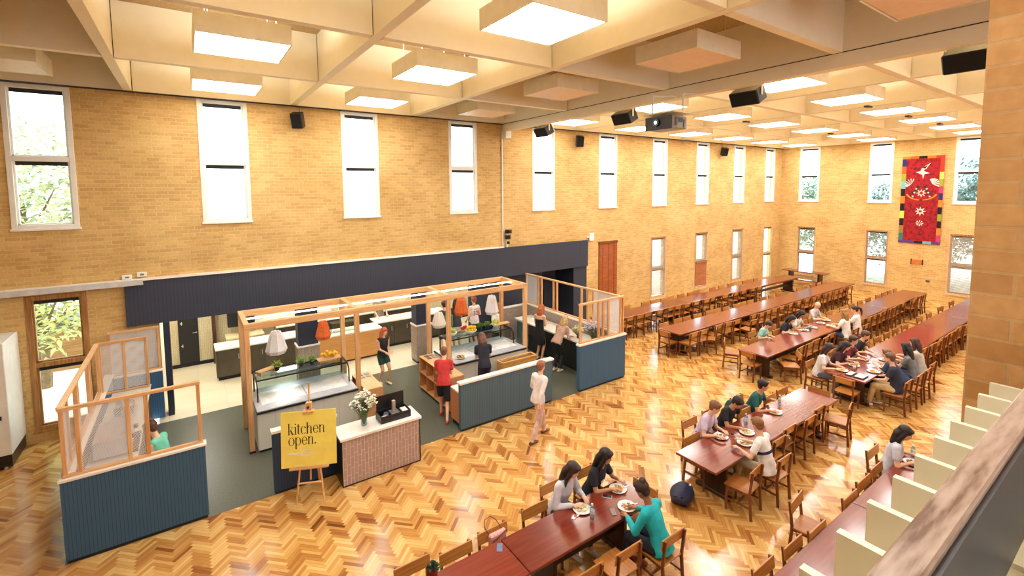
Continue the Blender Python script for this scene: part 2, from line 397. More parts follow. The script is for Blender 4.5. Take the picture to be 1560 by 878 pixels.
# ------------------------------------------------------------------ windows
def window(n, axis, a0, a1, z0, z1, pos, m, out=1, fw=.09, name='window'):
    """two-sash window: frame, transom, dark vent gap at each sash head, sill, panes"""
    f = MB(); d0, d1 = (pos-.02, pos+.12)
    def bx(mb, u0, u1, zz0, zz1, e0, e1, mi=0):
        if axis == 'X': mb.box(u0, e0, zz0, u1, e1, zz1, mi)
        else: mb.box(e0, u0, zz0, e1, u1, zz1, mi)
    zm = z0+(z1-z0)*.49
    bx(f, a0, a0+fw, z0, z1, d0, d1); bx(f, a1-fw, a1, z0, z1, d0, d1)
    bx(f, a0+fw, a1-fw, z1-fw, z1, d0, d1); bx(f, a0+fw, a1-fw, z0, z0+fw, d0, d1); bx(f, a0+fw, a1-fw, zm-.05, zm+.05, d0, d1)
    for (b, t) in ((z0+fw, zm-.05), (zm+.05, z1-fw)):      # inner sash frames
        bx(f, a0+fw, a0+fw+.035, b, t, d0+.05, d1-.02); bx(f, a1-fw-.035, a1-fw, b, t, d0+.05, d1-.02); bx(f, a0+fw, a1-fw, b, b+.035, d0+.05, d1-.02)
    o = struct('%s_%d' % (name, n), f, m, .004)
    s = MB(); bx(s, a0-.02, a1+.02, z0-.03, z0+.015, pos-.05, pos+.1); s.build('window_sill', m, o, .003)
    v = MB()
    for t in (zm-.05, z1-fw): bx(v, a0+fw+.035, a1-fw-.035, t-.085, t-.002, d0+.06, d0+.09)
    v.build('vent_gap', dark_m, o)
    g = MB()
    for (b, t) in ((z0+fw, zm-.13), (zm+.05, z1-fw-.08)): bx(g, a0+fw+.035, a1-fw-.035, b+.03, t, pos+.07, pos+.076)
    g.build('window_pane', glass_m, o)
    return o
wn = 1
for a, b in UP: window(wn, 'X', a, b, *UZ, WY, white_p); wn += 1
for a, b in EU: window(wn, 'Y', a, b, *UZ, EX, white_p); wn += 1
for i, (a, b, c, d) in enumerate(LOW): window(wn, 'X', a, b, c, d, WY, timber if i in (0, 1) else light_timber, fw=.1); wn += 1
for a, b, c, d in EL: window(wn, 'Y', a, b, c, d, EX, light_timber); wn += 1

# ------------------------------------------------------------------ ceiling
struct('ceiling', MB().box(XL, YR, DZ, EX, WY, DZ+.15), deck_m)
XB = [-4.35, -.97, 2.43, 5.79]; XB2 = [12.55, 15.85, 19.1, 22.35, 25.6]
YB = [.1, 3.6, 7.1, 10.62]
allx = [XL] + XB + [9.22] + XB2 + [EX]
g = MB(); hw = .075
for i, x in enumerate(XB+XB2): g.box(x-hw, YR, CZ, x+hw, WY-.12, DZ)
for y in YB:
    for x0, x1 in zip(allx[:-1], allx[1:]): g.box(x0+hw+.012, y-hw, CZ+.001, x1-hw-.012, y+hw, DZ)
g.box(XL, WY-.14, CZ, EX, WY, DZ); g.box(EX-.14, YR, CZ, EX, WY-.14, DZ)
struct('ceiling_beams', g, cream_beam)
j = MB()      # dark joints where the panels butt against the beams
for y in YB:
    for x in XB+XB2:
        j.box(x-hw-.013, y-hw+.01, CZ+.01, x-hw+.004, y+hw-.01, DZ); j.box(x+hw-.004, y-hw+.01, CZ+.01, x+hw+.013, y+hw-.01, DZ)
for x in XB+XB2: j.box(x+hw, WY-.146, CZ+.01, x+hw+.014, WY-.138, DZ)
struct('ceiling_joints', j, dark_m)
struct('ceiling_main_beam', MB().box(9.13, YR, 7.42, 9.35, WY, DZ), cream_beam)
struct('trim_1', MB().box(9.122, YR, 7.655, 9.132, WY, 7.668).box(XL, WY-.16, CZ-.012, EX, WY-.0, CZ-.001), dark_m)
# square fittings hung in each coffer
def fitting(cx, cy, lit, label, group):
    t = thing('ceiling_light', label, 'ceiling light', (cx, cy, CZ), 0, group)
    b = MB(); s = .635
    for (x0, y0, x1, y1) in ((-s, -s, -s+.02, s), (s-.02, -s, s, s), (-s+.02, -s, s-.02, -s+.02), (-s+.02, s-.02, s-.02, s)): b.box(x0, y0, 0, x1, y1, .3)
    b.box(-s+.02, -s+.02, .28, s-.02, s-.02, .3)
    b.build('housing', cream, t)
    MB().box(-s+.035, -s+.035, .006, s-.035, s-.035, .02).build('diffuser', lit_m if lit else unlit_m, t)
    if lit: MB().box(-s+.08, -s+.08, .3005, s-.08, s-.08, .31).build('uplight_diffuser', up_m, t)
    for sx in (-.45, .45):
        for sy in (-.45, .45):
            if 'rod' not in CHILD: CHILD['rod'] = MB().cyl((0, 0, .3), (0, 0, DZ-CZ), .006, n=5).build('hanging_rod', white_p, t, loc=(sx, sy, 0)).data
            else:
                o = bpy.data.objects.new('hanging_rod', CHILD['rod']); COL.objects.link(o); o.parent = t; o.location = (sx, sy, 0)
    return t
XC = [-2.66, .83, 4.17, 7.46, 10.95, 14.25, 17.5, 20.75, 24.0, 27.1]
YC = [1.85, 5.35, 8.86, 12.33]
rown = ['row nearest the balcony', 'second row from balcony', 'second row from long wall', 'row nearest long wall']
for r, yc in enumerate(YC):
    for q, xc in enumerate(XC):
        lit = q not in (0, 3)
        if q == 0: w = 'unlit square light at far left'
        elif q == 3: w = 'unlit square light before main beam'
        elif q < 3: w = 'lit square light, %s before main beam' % ('second' if q == 2 else 'third')
        else: w = 'lit square light, %s beyond main beam' % ORD[q-4]
        fitting(xc, yc, lit, '%s, %s' % (w, rown[r]), 'square coffer lights')
# little black sensors between far fittings
for n, (x, y) in enumerate([(15.85, 5.35), (19.1, 5.35), (22.35, 5.35), (15.85, 8.86), (22.35, 8.86)]):
    tag(MB().box(x-.32, y-.06, CZ-.05, x-.02, y+.06, CZ-.001).build('ceiling_sensor', black_m, None, .01),
        'small black box under the %s far ceiling beam, %s row of lights' % (ORD[[1, 2, 3, 1, 3][n]], 'nearer' if y < 7 else 'farther'), 'sensor', 'black boxes under the far beams')

# ------------------------------------------------------------------ long wall: bulkhead, tray, trims, conduit
struct('wall_bulkhead', MB().box(-.95, WY-.1, 2.29, 13.16, WY+.25, 3.34).box(-1.28, WY-.1, 2.29, -.95, WY-.001, 3.24)
       .box(12.45, WY-.02, 0, 13.16, WY+.25, 2.29), navy)
struct('wall_recess', MB().box(7.9, WY+.3, 0, 11.2, WY+.4, 2.6).box(11.2, WY+1.1, 0, 12.45, WY+1.2, 2.6).box(11.15, WY+.3, 0, 11.2, WY+1.1, 2.6).box(12.45, WY+.25, 0, 12.5, WY+1.2, 2.6), navy)
struct('trim_2', MB().box(-.93, WY-.13, 3.34, 9.1, WY, 3.385), white_m)
struct('trim_3', MB().box(-.62, WY-.14, 0, -.5, WY+.2, 2.29), navy_flat)
t = thing('cable_tray', 'long pale grey cable tray fixed along the brick wall at far left', 'cable tray', (0, 0, 0))
MB().box(-6.4, WY-.16, 3.25, -.93, WY-.001, 3.27).box(-6.4, WY-.17, 3.25, -.93, WY-.16, 3.37).build('tray', plain('grey_tray', (206, 206, 204), .4), t)
MB().box(-6.4, WY-.16, 3.37, -.93, WY-.001, 3.385).build('tray_lid', white_p, t)
for n, x in enumerate((-1.22, -.95)):
    t = thing('junction_box', 'small white box with a dark label on top of tray, %s' % ('left of two' if n == 0 else 'right of two'), 'junction box', (x, WY-.05, 3.44+.04*n), 0, 'white boxes above the tray')
    MB().box(-.09, -.03, -.05, .09, .049, .05).build('box', white_p, t, .01); MB().box(-.03, -.034, -.02, .04, -.03, .02).build('label_plate', plain('label_grey', (120, 110, 100)), t)
tag(MB().cyl((9.1, WY-.03, 3.4), (9.1, WY-.03, 7.3), .025, n=8).build('conduit', white_p), 'thin white vertical conduit running up the brick wall', 'conduit')
tag(MB().box(9.1, WY-.28, 7.17, 9.33, WY-.001, 7.42).build('duct_cover', white_p, None, .01), 'white square duct cover under the main beam end', 'duct')
t = thing('wall_sounder', 'small white box at right end of dark bulkhead', 'alarm sounder', (13.4, WY-.05, 3.45))
MB().box(-.13, -.04, -.16, .13, .049, .16).build('housing', white_p, t, .02); MB().box(-.24, .0, -.03, -.13, .03, .03).build('bracket', white_p, t)
t = thing('security_camera', 'black cameras stacked on a white wall bracket by the conduit', 'security camera', (9.27, WY-.06, 3.8))
MB().box(-.03, 0, -.5, .03, .055, .1).build('bracket', white_p, t, .005)
MB().box(-.1, -.16, .05, .1, .0, .18).cyl((0, -.16, .11), (0, -.22, .11), .05, n=12).build('camera_body', black_m, t, .01)
MB().box(-.09, -.14, -.16, .06, .0, -.02).box(-.02, -.1, -.34, .05, -.0, -.24).build('lower_camera', black_m, t, .01)

def speaker(x, y, z, rz, tilt, label, wallm=True, s=1.0, group='black speakers'):
    t = thing('speaker', label, 'speaker', (x, y, z), rz, group)
    M = Matrix.Rotation(tilt, 4, 'X')
    MB().box(-.14*s, -.16*s, -.2*s, .14*s, .1*s, .2*s, 0, M).build('cabinet', black_m, t, .015)
    MB().box(-.12*s, -.168*s, -.18*s, .12*s, -.16*s, .18*s, 0, M).build('grille', plain('speaker_grille', (14, 14, 15), .9), t)
    if wallm: MB().beam((0, .0, .02), (0, .13, .1), .03, .03).beam((0, .13, .0), (0, .13, .3), .02, .01).build('bracket', black_m, t)
    else: MB().beam((-.17*s, 0, 0), (-.17*s, 0, .35), .03, .02).beam((.17*s, 0, 0), (.17*s, 0, .35), .03, .02).build('bracket', black_m, t)
    return t
speaker(2.53, 13.83, 7.28, -.5, .35, 'small black wall speaker between the second and third tall windows')
speaker(12.62, 13.83, 7.26, -.5, .35, 'small black wall speaker just beyond the main beam')
speaker(22.5, 13.83, 7.25, -.5, .35, 'small black wall speaker high on the far brick wall')
for n, (x, y, w) in enumerate(((9.5, 12.2, 'nearest the long wall'), (9.5, 8.75, 'just left of the projector'), (9.5, 5.4, 'just right of the projector'), (9.5, 2.0, 'beside the brick pillar'))):
    t = thing('beam_speaker', 'large black speaker hung under the main beam, %s' % w, 'speaker', (x, y, 7.42), -PI/2, 'speakers under the main beam')
    M = Matrix.Rotation(.5, 4, 'X')
    MB().box(-.3, -.17, -.3, .3, .17, 0, 0, M).build('cabinet', black_m, t, .02)
    MB().box(-.28, -.178, -.28, .28, -.17, -.02, 0, M).build('grille', plain('speaker_grille', (14, 14, 15), .9), t)
    MB().beam((-.31, .05, -.15), (-.31, .05, .25), .05, .012).beam((.31, .05, -.15), (.31, .05, .25), .05, .012).build('bracket', cream, t)
# projector
t = thing('projector', 'grey and black ceiling projector hung from a white plate', 'projector', (8.45, 6.55, 6.62), 0)
MB().box(-.24, -.33, .02, .26, .33, .28).build('body', plain('projector_grey', (150, 142, 128), .5, .1), t, .02)
MB().box(-.262, -.34, .01, -.235, .34, .29).build('front_panel', plain('projector_front', (52, 52, 50), .5), t, .005)
l = MB().cyl((-.25, .03, .16), (-.31, .03, .16), .085, .08, 20).build('lens_barrel', plain('lens_blue_black', (20, 26, 44), .2), t)
MB().cyl((-.31, .03, .16), (-.316, .03, .16), .035, n=16).build('lens_glass', emit('projector_lamp', (200, 225, 255), 3.0), l)
MB().box(-.15, -.345, .08, -.08, -.33, .25, 0).box(-.02, -.342, .16, .1, -.33, .25, 0).box(.14, -.342, .05, .16, -.33, .2, 0).box(.02, -.342, .2, .2, -.33, .215, 0).build('side_vents', black_m, t)
MB().box(-.3, -.4, .34, .45, .4, .36).build('mounting_plate', cream, t, .003)
MB().cyl((-.1, .28, .28), (-.1, .28, .8), .02, n=8).cyl((.3, -.2, .28), (.3, -.2, .8), .02, n=8).cyl((-.1, .28, .78), (.68, .28, .85), .02, n=8).cyl((.3, -.2, .78), (.7, -.2, .85), .02, n=8).build('hanging_struts', white_p, t)

# ------------------------------------------------------------------ blinds
def blind(axis, a0, a1, z0, z1, pos, m, label, tilt=.5, pitch=.05, head=timber, hw_=.026):
    t = thing('venetian_blind', label, 'blind', (0, 0, 0), 0, 'venetian blinds')
    s = MB(); z = z1-.08; k = 0
    while z > z0+.03:
        dz = math.sin(tilt)*hw_; dy = math.cos(tilt)*hw_
        if axis == 'X': s.prism([(-(a1-a0)/2, -hw_), ((a1-a0)/2, -hw_), ((a1-a0)/2, hw_), (-(a1-a0)/2, hw_)], Matrix.Translation(((a0+a1)/2, pos, z)) @ Matrix.Rotation(tilt, 4, 'X'), .002)
        else: s.prism([(-hw_, -(a1-a0)/2), (hw_, -(a1-a0)/2), (hw_, (a1-a0)/2), (-hw_, (a1-a0)/2)], Matrix.Translation((pos, (a0+a1)/2, z)) @ Matrix.Rotation(-tilt, 4, 'Y'), .002)
        z -= pitch; k += 1
    tag(s.build('slats', m, t), kind='stuff')
    h = MB()
    if axis == 'X': h.box(a0, pos-.04, z1-.08, a1, pos+.03, z1)
    else: h.box(pos-.04, a0, z1-.08, pos+.03, a1, z1)
    h.build('head_rail', head, t, .003)
    c = MB()
    for u in (a0+.12, a1-.12):
        if axis == 'X': c.cyl((u, pos, z), (u, pos, z1-.05), .003, n=4)
        else: c.cyl((pos, u, z), (pos, u, z1-.05), .003, n=4)
    c.build('cords', white_p, t)
slat_w = plain('white_slats', (176, 150, 128), .5); slat_b = wood('brown_slats', (150, 78, 30), (196, 116, 52), .5)
b = thing('bamboo_blind', 'orange brown bamboo blind closed over window beside dark bulkhead', 'blind')
mb = MB()
z = .35
while z < 3.16: mb.box(13.85, WY-.05, z, 14.9, WY-.038, z+.012); z += .014
tag(mb.build('reeds', wood('bamboo', (158, 76, 22), (206, 118, 44), .6, 'X', 5), b), kind='stuff')
MB().box(13.83, WY-.07, 3.12, 14.92, WY-.02, 3.22).build('head_rail', wood('dark_head_rail', (90, 54, 26), (130, 84, 44)), b)
cm = MB()
for x in (14.05, 14.37, 14.7): cm.box(x, WY-.054, .35, x+.012, WY-.05, 3.16)
cm.build('stitching', dark_m, b)
blind('X', 17.16, 18.16, .45, 3.2, WY-.03, slat_w, 'white venetian blind, nearest of the full-length white blinds on long wall', .5)
blind('X', 20.5, 21.42, 1.7, 3.2, WY-.03, slat_w, 'white slats of the upper half of the half brown window blind', .45, head=timber)
blind('X', 20.5, 21.42, .5, 1.75, WY-.035, slat_b, 'brown closed slats low on the half brown window blind', 1.0, .034)
blind('X', 23.75, 24.7, .45, 3.2, WY-.03, slat_w, 'white venetian blind, second from corner on the long wall', .45)
blind('Y', 12.03, 12.94, .5, 3.18, EX-.03, slat_w, 'open venetian blind on the end wall window nearest the corner', .25, .07)
blind('Y', 8.67, 9.61, .5, 3.22, EX-.03, slat_w, 'open venetian blind on the middle end wall window', .25, .07)
blind('Y', 5.35, 6.31, .5, 3.23, EX-.03, slat_w, 'half closed venetian blind on the end wall beside brick pillar', .6)

# ------------------------------------------------------------------ tapestry, plaque on the end wall
def onwall(y, z, x=EX): # local x -> -Y (rightwards seen from inside), local y -> Z, local z -> -X
    return Matrix(((0, 0, -1, x), (-1, 0, 0, y), (0, 1, 0, z), (0, 0, 0, 1)))
t = thing('wall_tapestry', 'tall red tapestry with white bird, stars and coloured patchwork border', 'tapestry', (0, 0, 0))
ty0, ty1, tz0, tz1 = 8.24, 6.66, 2.68, 6.86
M = onwall(ty0, tz0, EX-.03); Wt, Ht = ty0-ty1, tz1-tz0
red_t = speckle('tapestry_red', (56, 8, 14), (166, 24, 32), 9, .95, .42)
MB().prism([(0, 0), (Wt, 0), (Wt, Ht), (0, Ht)], M, .02).build('woven_field', red_t, t)
pal = [(232, 92, 36), (40, 40, 110), (150, 160, 50), (120, 180, 190), (26, 22, 22), (236, 130, 40), (246, 210, 90), (26, 22, 22), (150, 120, 50), (50, 120, 110), (90, 60, 130), (190, 60, 110), (220, 60, 40)]
pm = [plain('tapestry_colour_%s' % w, c, .95, .08, 20) for w, c in zip('abcdefghijklm', pal)]
mb = MB(); M2 = onwall(ty0, tz0, EX-.05)
def patch(x0, y0, x1, y1, mi): mb.prism([(x0, y0), (x1, y0), (x1, y1), (x0, y1)], M2, .004, mi)
lft = [9, 8, 4, 6, 7, 5, 4, 3, 2, 0, 1]; yy = .12
for k, c in enumerate(lft): h_ = (Ht-.24)/len(lft); patch(0, yy, .17, yy+h_, c); yy += h_
rgt = [11, 5, 4, 2, 7, 5, 1, 11, 2, 6, 12, 12]; yy = .12
for k, c in enumerate(rgt): h_ = (Ht-.24)/len(rgt); patch(Wt-.15, yy, Wt, yy+h_, c); yy += h_
for k, c in enumerate([10, 10, 4, 3, 10]): patch(Wt*k/5, 0, Wt*(k+1)/5, .12, c)
for k, c in enumerate([5, 0, 4, 5, 12]): patch(Wt*k/5, Ht-.12, Wt*(k+1)/5, Ht, c)
mb.build('patchwork_border', pm, t)
mb = MB(); cxx = Wt*.5
def star(x, y, r, n, mi, M=M2, inner=.45):
    mb.prism([(x+(r if k % 2 == 0 else r*inner)*math.sin(PI*k/n), y+(r if k % 2 == 0 else r*inner)*math.cos(PI*k/n)) for k in range(2*n)], M, .004, mi)
M3 = onwall(ty0, tz0, EX-.055)
star(cxx, 1.55, .22, 8, 0); star(cxx, 1.55, .1, 8, 1, M3); star(cxx, 2.42, .2, 8, 0); star(cxx, 2.42, .12, 8, 1, M3)
for k in range(8): mb.prism([(cxx+.02*math.cos(a), .98+.02*math.sin(a)) if q == 0 else (cxx+.14*math.cos(a+dq), .98+.14*math.sin(a+dq)) for q, dq in ((0, 0), (1, -.17), (2, .17)) for a in (k*PI/4,)], M2, .004, 0)
mb.prism([(cxx-.25, 3.42), (cxx-.02, 3.3), (cxx+.28, 3.36), (cxx+.04, 3.46), (cxx+.2, 3.74), (cxx-.02, 3.62), (cxx-.08, 3.46)], M2, .004, 0)    # bird
mb.prism([(cxx-.02, 3.62), (cxx+.3, 3.85), (cxx+.12, 3.55)], M2, .004, 0); mb.prism([(cxx, 3.3), (cxx+.03, 3.1), (cxx+.08, 3.32)], M2, .004, 0)
for sx in (-1, 1):
    for k in range(6):
        a = math.radians(-35+28*k); px, py = cxx+sx*.42, 2.86
        mb.prism([(px-sx*.02, py-.02), (px+sx*.22*math.cos(a)+.03, py+.26*math.sin(a)), (px+sx*.24*math.cos(a+.3), py+.24*math.sin(a+.3))], M2, .004, 0)
    for k in range(3): star(cxx+sx*(.12+.1*k), 2.72-.16*k, .09, 5, 2); star(cxx+sx*(.2+.06*k), 2.62-.18*k, .05, 5, 0, M3)
    for k in range(6):
        a0_, a1_ = math.radians(200+13*k), math.radians(200+13*(k+1))
        if sx > 0: a0_, a1_ = PI-a0_, PI-a1_
        q = [(cxx+sx*.02+rr*math.cos(a), 2.5+.72*rr*math.sin(a)) for rr, a in ((.6, a0_), (.6, a1_), (.54, a1_), (.54, a0_))]
        mb.prism(q if sx < 0 else list(reversed(q)), M2, .004, 3)
mb.build('bird_and_star_motifs', [plain('tapestry_white', (238, 226, 208), .95), plain('tapestry_crimson', (170, 30, 40), .95), plain('tapestry_dark', (50, 40, 50), .95), plain('tapestry_orange', (232, 150, 40), .95)], t)
t = thing('wall_plaque', 'small orange plaque with dark ends under the tapestry', 'plaque', (EX-.001, 7.47, 1.78))
MB().box(-.03, -.2, -.11, 0, .2, .11).build('panel', plain('plaque_orange', (206, 112, 50), .5), t, .004)
MB().box(-.035, -.235, -.13, 0, -.2, .13).box(-.035, .2, -.13, 0, .235, .13).build('end_caps', dark_m, t, .004)
tag(MB().box(EX-.03, 6.95, .86, EX-.001, 7.1, .95).build('wall_socket', plain('socket_grey', (96, 86, 70)), None, .004), 'tiny dark wall socket low on the end wall', 'socket')

# ------------------------------------------------------------------ brick pillar, balcony edge and balustrade
struct('wall_pillar', MB().box(2.5, -3.4, 0, 3.1, .48, DZ), brick_p)
struct('floor_balcony', MB().box(XL, YR, 3.6, 2.5, .02, 3.9), cream)
t = thing('balustrade', 'balcony balustrade of cream fins under a worn wooden handrail', 'balustrade', (0, 0, 0))
rw = MB().box(-1.2, .168, 4.765, 2.5, .214, 4.9); 
def railmat():
    m, nt, b = base('worn_handrail_wood')
    geo = nd(nt, 'ShaderNodeNewGeometry'); mp = nd(nt, 'ShaderNodeMapping'); mp.inputs['Scale'].default_value = (3, 22, 22)
    nt.links.new(geo.outputs['Position'], mp.inputs[0])
    nz = nd(nt, 'ShaderNodeTexNoise', Scale=2.0, Detail=6.0); nt.links.new(mp.outputs[0], nz.inputs[0])
    nt.links.new(ramp(nt, nz.outputs[0], [(.36, (110, 76, 52)), (.47, (162, 136, 118)), (.62, (190, 168, 152))]), b.inputs['Base Color'])
    b.inputs['Roughness'].default_value = .4
    return m
rw.build('handrail', railmat(), t, .004)
MB().box(-1.2, .160, 4.66, 2.5, .1675, 4.888).build('rail_side_plate', plain('dark_steel_plate', (74, 80, 88), .4), t)
k = 0; x = 2.46
while x > -.6:
    f = MB(); M = Matrix(((0, 0, 1, x), (1, 0, 0, 0), (0, 1, 0, 0), (0, 0, 0, 1)))
    y0, y1, zt, s0, s1, sz0, sz1 = .03, .4, 4.655, .345, .368, 4.44, 4.555
    f.box(x, y0, 3.905, x+.02, s0, zt).box(x, s1, 3.905, x+.02, y1, zt).box(x, s0, 3.905, x+.02, s1, sz0).box(x, s0, sz1, x+.02, s1, zt)
    bmesh.ops.remove_doubles(f.bm, verts=f.bm.verts, dist=1e-5)
    f.build('fin', plain('fin_cream', (246, 240, 214), .5, .02), t); x -= .168; k += 1
MB().box(-1.2, .03, 4.656, 2.5, .06, 4.7).build('lower_rail', plain('dark_steel_plate', (74, 80, 88), .4), t)
MB().box(-.9, .0, 3.86, 2.5, .42, 3.904).build('base_rail', plain('fin_cream', (226, 218, 186)), t)

# ------------------------------------------------------------------ servery room behind the opening
struct('wall_servery', MB().box(-.8, 17.55, 0, 13.2, 17.65, 2.6), walltile)
struct('wall_servery_left', MB().box(-.8, WY+.2, 0, -.7, 17.6, 2.6), cream)
struct('wall_servery_right', MB().box(13.16, WY+.28, 0, 13.3, 17.6, 2.6), cream)
struct('ceiling_servery', MB().box(-.8, WY+.25, 2.6, 13.3, 17.65, 2.7), cream)
struct('baseboard_servery', MB().box(-.7, 17.5, 0, 13.16, 17.55, .1), dark_m)
for n, x in enumerate((0., 2.2, 4.6, 7.0, 9.4)):
    for m_i, y in enumerate((15.0, 16.5)):  # unseen panel lights, added so the servery interior looks bright
        t = thing('servery_light', 'unseen white panel light added to brighten servery behind the dark bulkhead', 'ceiling light', (x, y, 2.56), 0, 'added servery fill lights')
        MB().box(-.32, -.32, 0, .32, .32, .038).build('housing', white_p, t); MB().box(-.29, -.29, -.006, .29, .29, 0).build('diffuser', emit('servery_diffuser', (255, 250, 238), 14), t)
t = thing('servery_door', 'black door leaf with two small white signs in tiled wall', 'door', (-.17, 17.53, 0))
MB().box(-.25, -.05, .12, .25, .015, 2.2).build('leaf', plain('black_door', (24, 26, 30), .4), t, .004)
sg = MB()
for zz in (1.32, .62): sg.box(-.17, -.056, zz, -.15, -.05, zz+.1).box(-.2, -.056, zz+.04, -.14, -.05, zz+.06)
sg.build('door_signs', white_m, t)
MB().cyl((.2, -.09, 1.05), (.2, -.05, 1.05), .02).box(.1, -.1, 1.04, .21, -.085, 1.06).build('door_handle', steel, t)
struct('trim_4', MB().box(.44, 17.3, 0, .54, 17.55, 2.6), wood('dark_door_post', (56, 30, 22), (80, 46, 34)))
def counter(name, label, x0, y0, x1, y1, h, front, topm, kick=.1, over=.02, door_x=None, hm=None):
    t = thing(name, label, 'counter', ((x0+x1)/2, (y0+y1)/2, 0)); cx, cy = (x0+x1)/2, (y0+y1)/2
    MB().box(x0-cx, y0-cy, kick, x1-cx, y1-cy, h-.04).build('body', front, t, .003)
    MB().box(x0-cx+.04, y0-cy+.05, 0, x1-cx-.04, y1-cy-.02, kick).build('plinth', dark_m, t)
    MB().box(x0-cx-over, y0-cy-over, h-.04, x1-cx+over, y1-cy+over, h).build('worktop', topm, t, .004)
    if door_x:
        for a, b in door_x:
            d = MB().box(a-cx, y0-cy-.02, kick+.02, b-cx, y0-cy-.001, h-.07).build('door', hm or front, t, .003)
            MB().cyl((b-cx-.05, y0-cy-.04, h-.35), (b-cx-.05, y0-cy-.04, h-.2), .008, n=6).build('handle', steel, d)
    return t
counter('back_counter', 'dark olive counter with white top, left of the first column', .45, 15.6, 2.9, 16.3, .92, plain('olive_paint', (74, 66, 50), .4), whitetop, door_x=[(.5, 1.05), (1.07, 1.65), (1.67, 2.25)])
counter('oak_counter', 'counter with plain oak front and thick white top between columns', 3.05, 15.0, 5.0, 15.7, .92, oak_front, whitetop, kick=.06, over=.03)
counter('cabinet_counter', 'dark olive cabinet counter right of the oak counter', 5.05, 15.6, 7.7, 16.3, .92, plain('olive_paint', (74, 66, 50), .4), whitetop, door_x=[(5.1, 5.6), (5.64, 6.15), (6.2, 6.75)])
counter('wall_bench', 'pale back bench along tiled servery wall', 2.2, 16.95, 6.9, 17.54, .95, plain('olive_paint', (74, 66, 50), .4), whitetop)
tag(MB().box(.8, 16.9, 0, 1.8, 17.5, .78).box(.77, 16.87, .78, 1.83, 17.52, .84).build('storage_chest', plain('cream_box', (228, 214, 170), .5), None, .01), 'cream chest with white lid behind the dark olive counter', 'chest')
tag(MB().box(.85, 17.2, 1.1, 1.6, 17.54, 1.75).build('wall_unit', black_m, None, .01), 'black wall-hung box above cream chest in servery', 'appliance')
t = thing('wall_shelf', 'thin white shelf on tiled wall above the dark olive counter', 'shelf', (2.4, 17.4, 1.15))
MB().box(-1.1, -.14, 0, 1.6, .14, .03).build('board', white_m, t); MB().box(-.9, .1, -.12, -.87, .14, 0).box(.9, .1, -.12, .93, .14, 0).build('brackets', steel, t)
def column(x0, x1, n):
    t = thing('column', 'square column, navy above and mosaic tiled below, %s' % ('near the white lampshade' if n == 0 else 'beside the wooden shelf unit'), 'column', (0, 0, 0), 0, 'servery columns')
    MB().box(x0, 13.56, 1.22, x1, 13.96, 2.29).build('upper_panel', navy_flat, t)
    MB().box(x0-.02, 13.54, 0.08, x1+.02, 13.98, 1.18).build('tiled_base', greytile, t)
    MB().box(x0-.04, 13.52, 1.18, x1+.04, 13.99, 1.22).build('white_cap', white_m, t)
    MB().box(x0, 13.55, 0, x1, 13.97, .08).build('plinth', dark_m, t)
column(2.26, 2.76, 0); column(5.62, 6.1, 1)
# coffee equipment and staff-side clutter
def bottle(x, y, z, h, r, m, label, cat='bottle', cap=None, group=None):
    t = thing('bottle', label, cat, (x, y, z), 0, group)
    MB().lathe([(r*.9, 0), (r, .01), (r, h*.62), (r*.35, h*.8), (r*.35, h*.92)], n=12).build('bottle_body', m, t, smooth=True)
    MB().cyl((0, 0, h*.92), (0, 0, h), r*.42, n=10).build('cap', cap or white_m, t)
    return t
bottle(4.75, 17.2, .95, .32, .06, cream, 'tall cream squeeze bottle on servery back bench', cap=black_m)
tag(MB().lathe([(.16, 0), (.2, .1), (.2, .12), (.02, .22), (.02, .25), (0.001, .25)], (4.2, 17.2, .95), 16).build('cooking_pot', steel, smooth=True), 'steel lidded pot on the servery back bench', 'pot')
t = thing('sneeze_screen', 'clear screen with tray under it on oak counter', 'display case', (3.9, 15.35, .92))
MB().box(-.4, -.15, .3, .4, .15, .31).box(-.4, -.15, 0, -.39, .15, .3).box(.39, -.15, 0, .4, .15, .3).build('glass', glass_t, t)
MB().box(-.3, -.1, 0.001, .3, .1, .03).build('tray', plain('pale_green_tray', (190, 206, 180)), t)

# ------------------------------------------------------------------ left enclosure of blue half walls
def halfwall(name, label, segs, h, pine_frames, capm=white_m):
    t = thing(name, label, 'half wall', (0, 0, 0))
    return t
def posts_frame(t, p0, p1, z0, z1, us, panels, w=.06, d=.05, railm=pine, double=()):
    """pine frame from p0 to p1 above the wall, uprights at fractions us, mesh panels between given uprights"""
    p0, p1 = Vector((*p0, 0)), Vector((*p1, 0)); dv = p1-p0
    MB().beam((p0.x, p0.y, z1-.025), (p1.x, p1.y, z1-.025), .07, .05).build('top_rail', railm, t, .003)
    MB().beam((p0.x, p0.y, z0+.02), (p1.x, p1.y, z0+.02), .06, .04).build('bottom_rail', railm, t, .003)
    for u in us:
        q = p0+dv*u; MB().beam((q.x, q.y, z0+.04), (q.x, q.y, z1-.05), w, d, up=(dv.normalized())).build('post', pine_z, t, .003)
    for a, b in panels:
        q, r = p0+dv*a, p0+dv*b; MB().beam((q.x, q.y, (z0+z1)/2), (r.x, r.y, (z0+z1)/2), .004, z1-z0-.12).build('mesh_panel', mesh_w, t)
A = thing('servery_screen_wall', 'blue boarded half wall with pine and mesh screen, left end of kitchen', 'half wall')
MB().box(-1.70, 9.06, .05, .04, 9.18, 1.24).build('front_boarding', teal_b, A)
MB().box(-1.70, 9.18, .05, -1.58, 13.86, 1.24).build('side_boarding', teal_y, A)
MB().box(-1.58, 13.74, .05, -.68, 13.86, 1.18).build('rear_boarding', teal_b, A)
MB().box(-1.69, 9.08, 0, .02, 9.16, .05).box(-1.68, 9.16, 0, -1.6, 13.8, .05).build('plinth', dark_m, A)
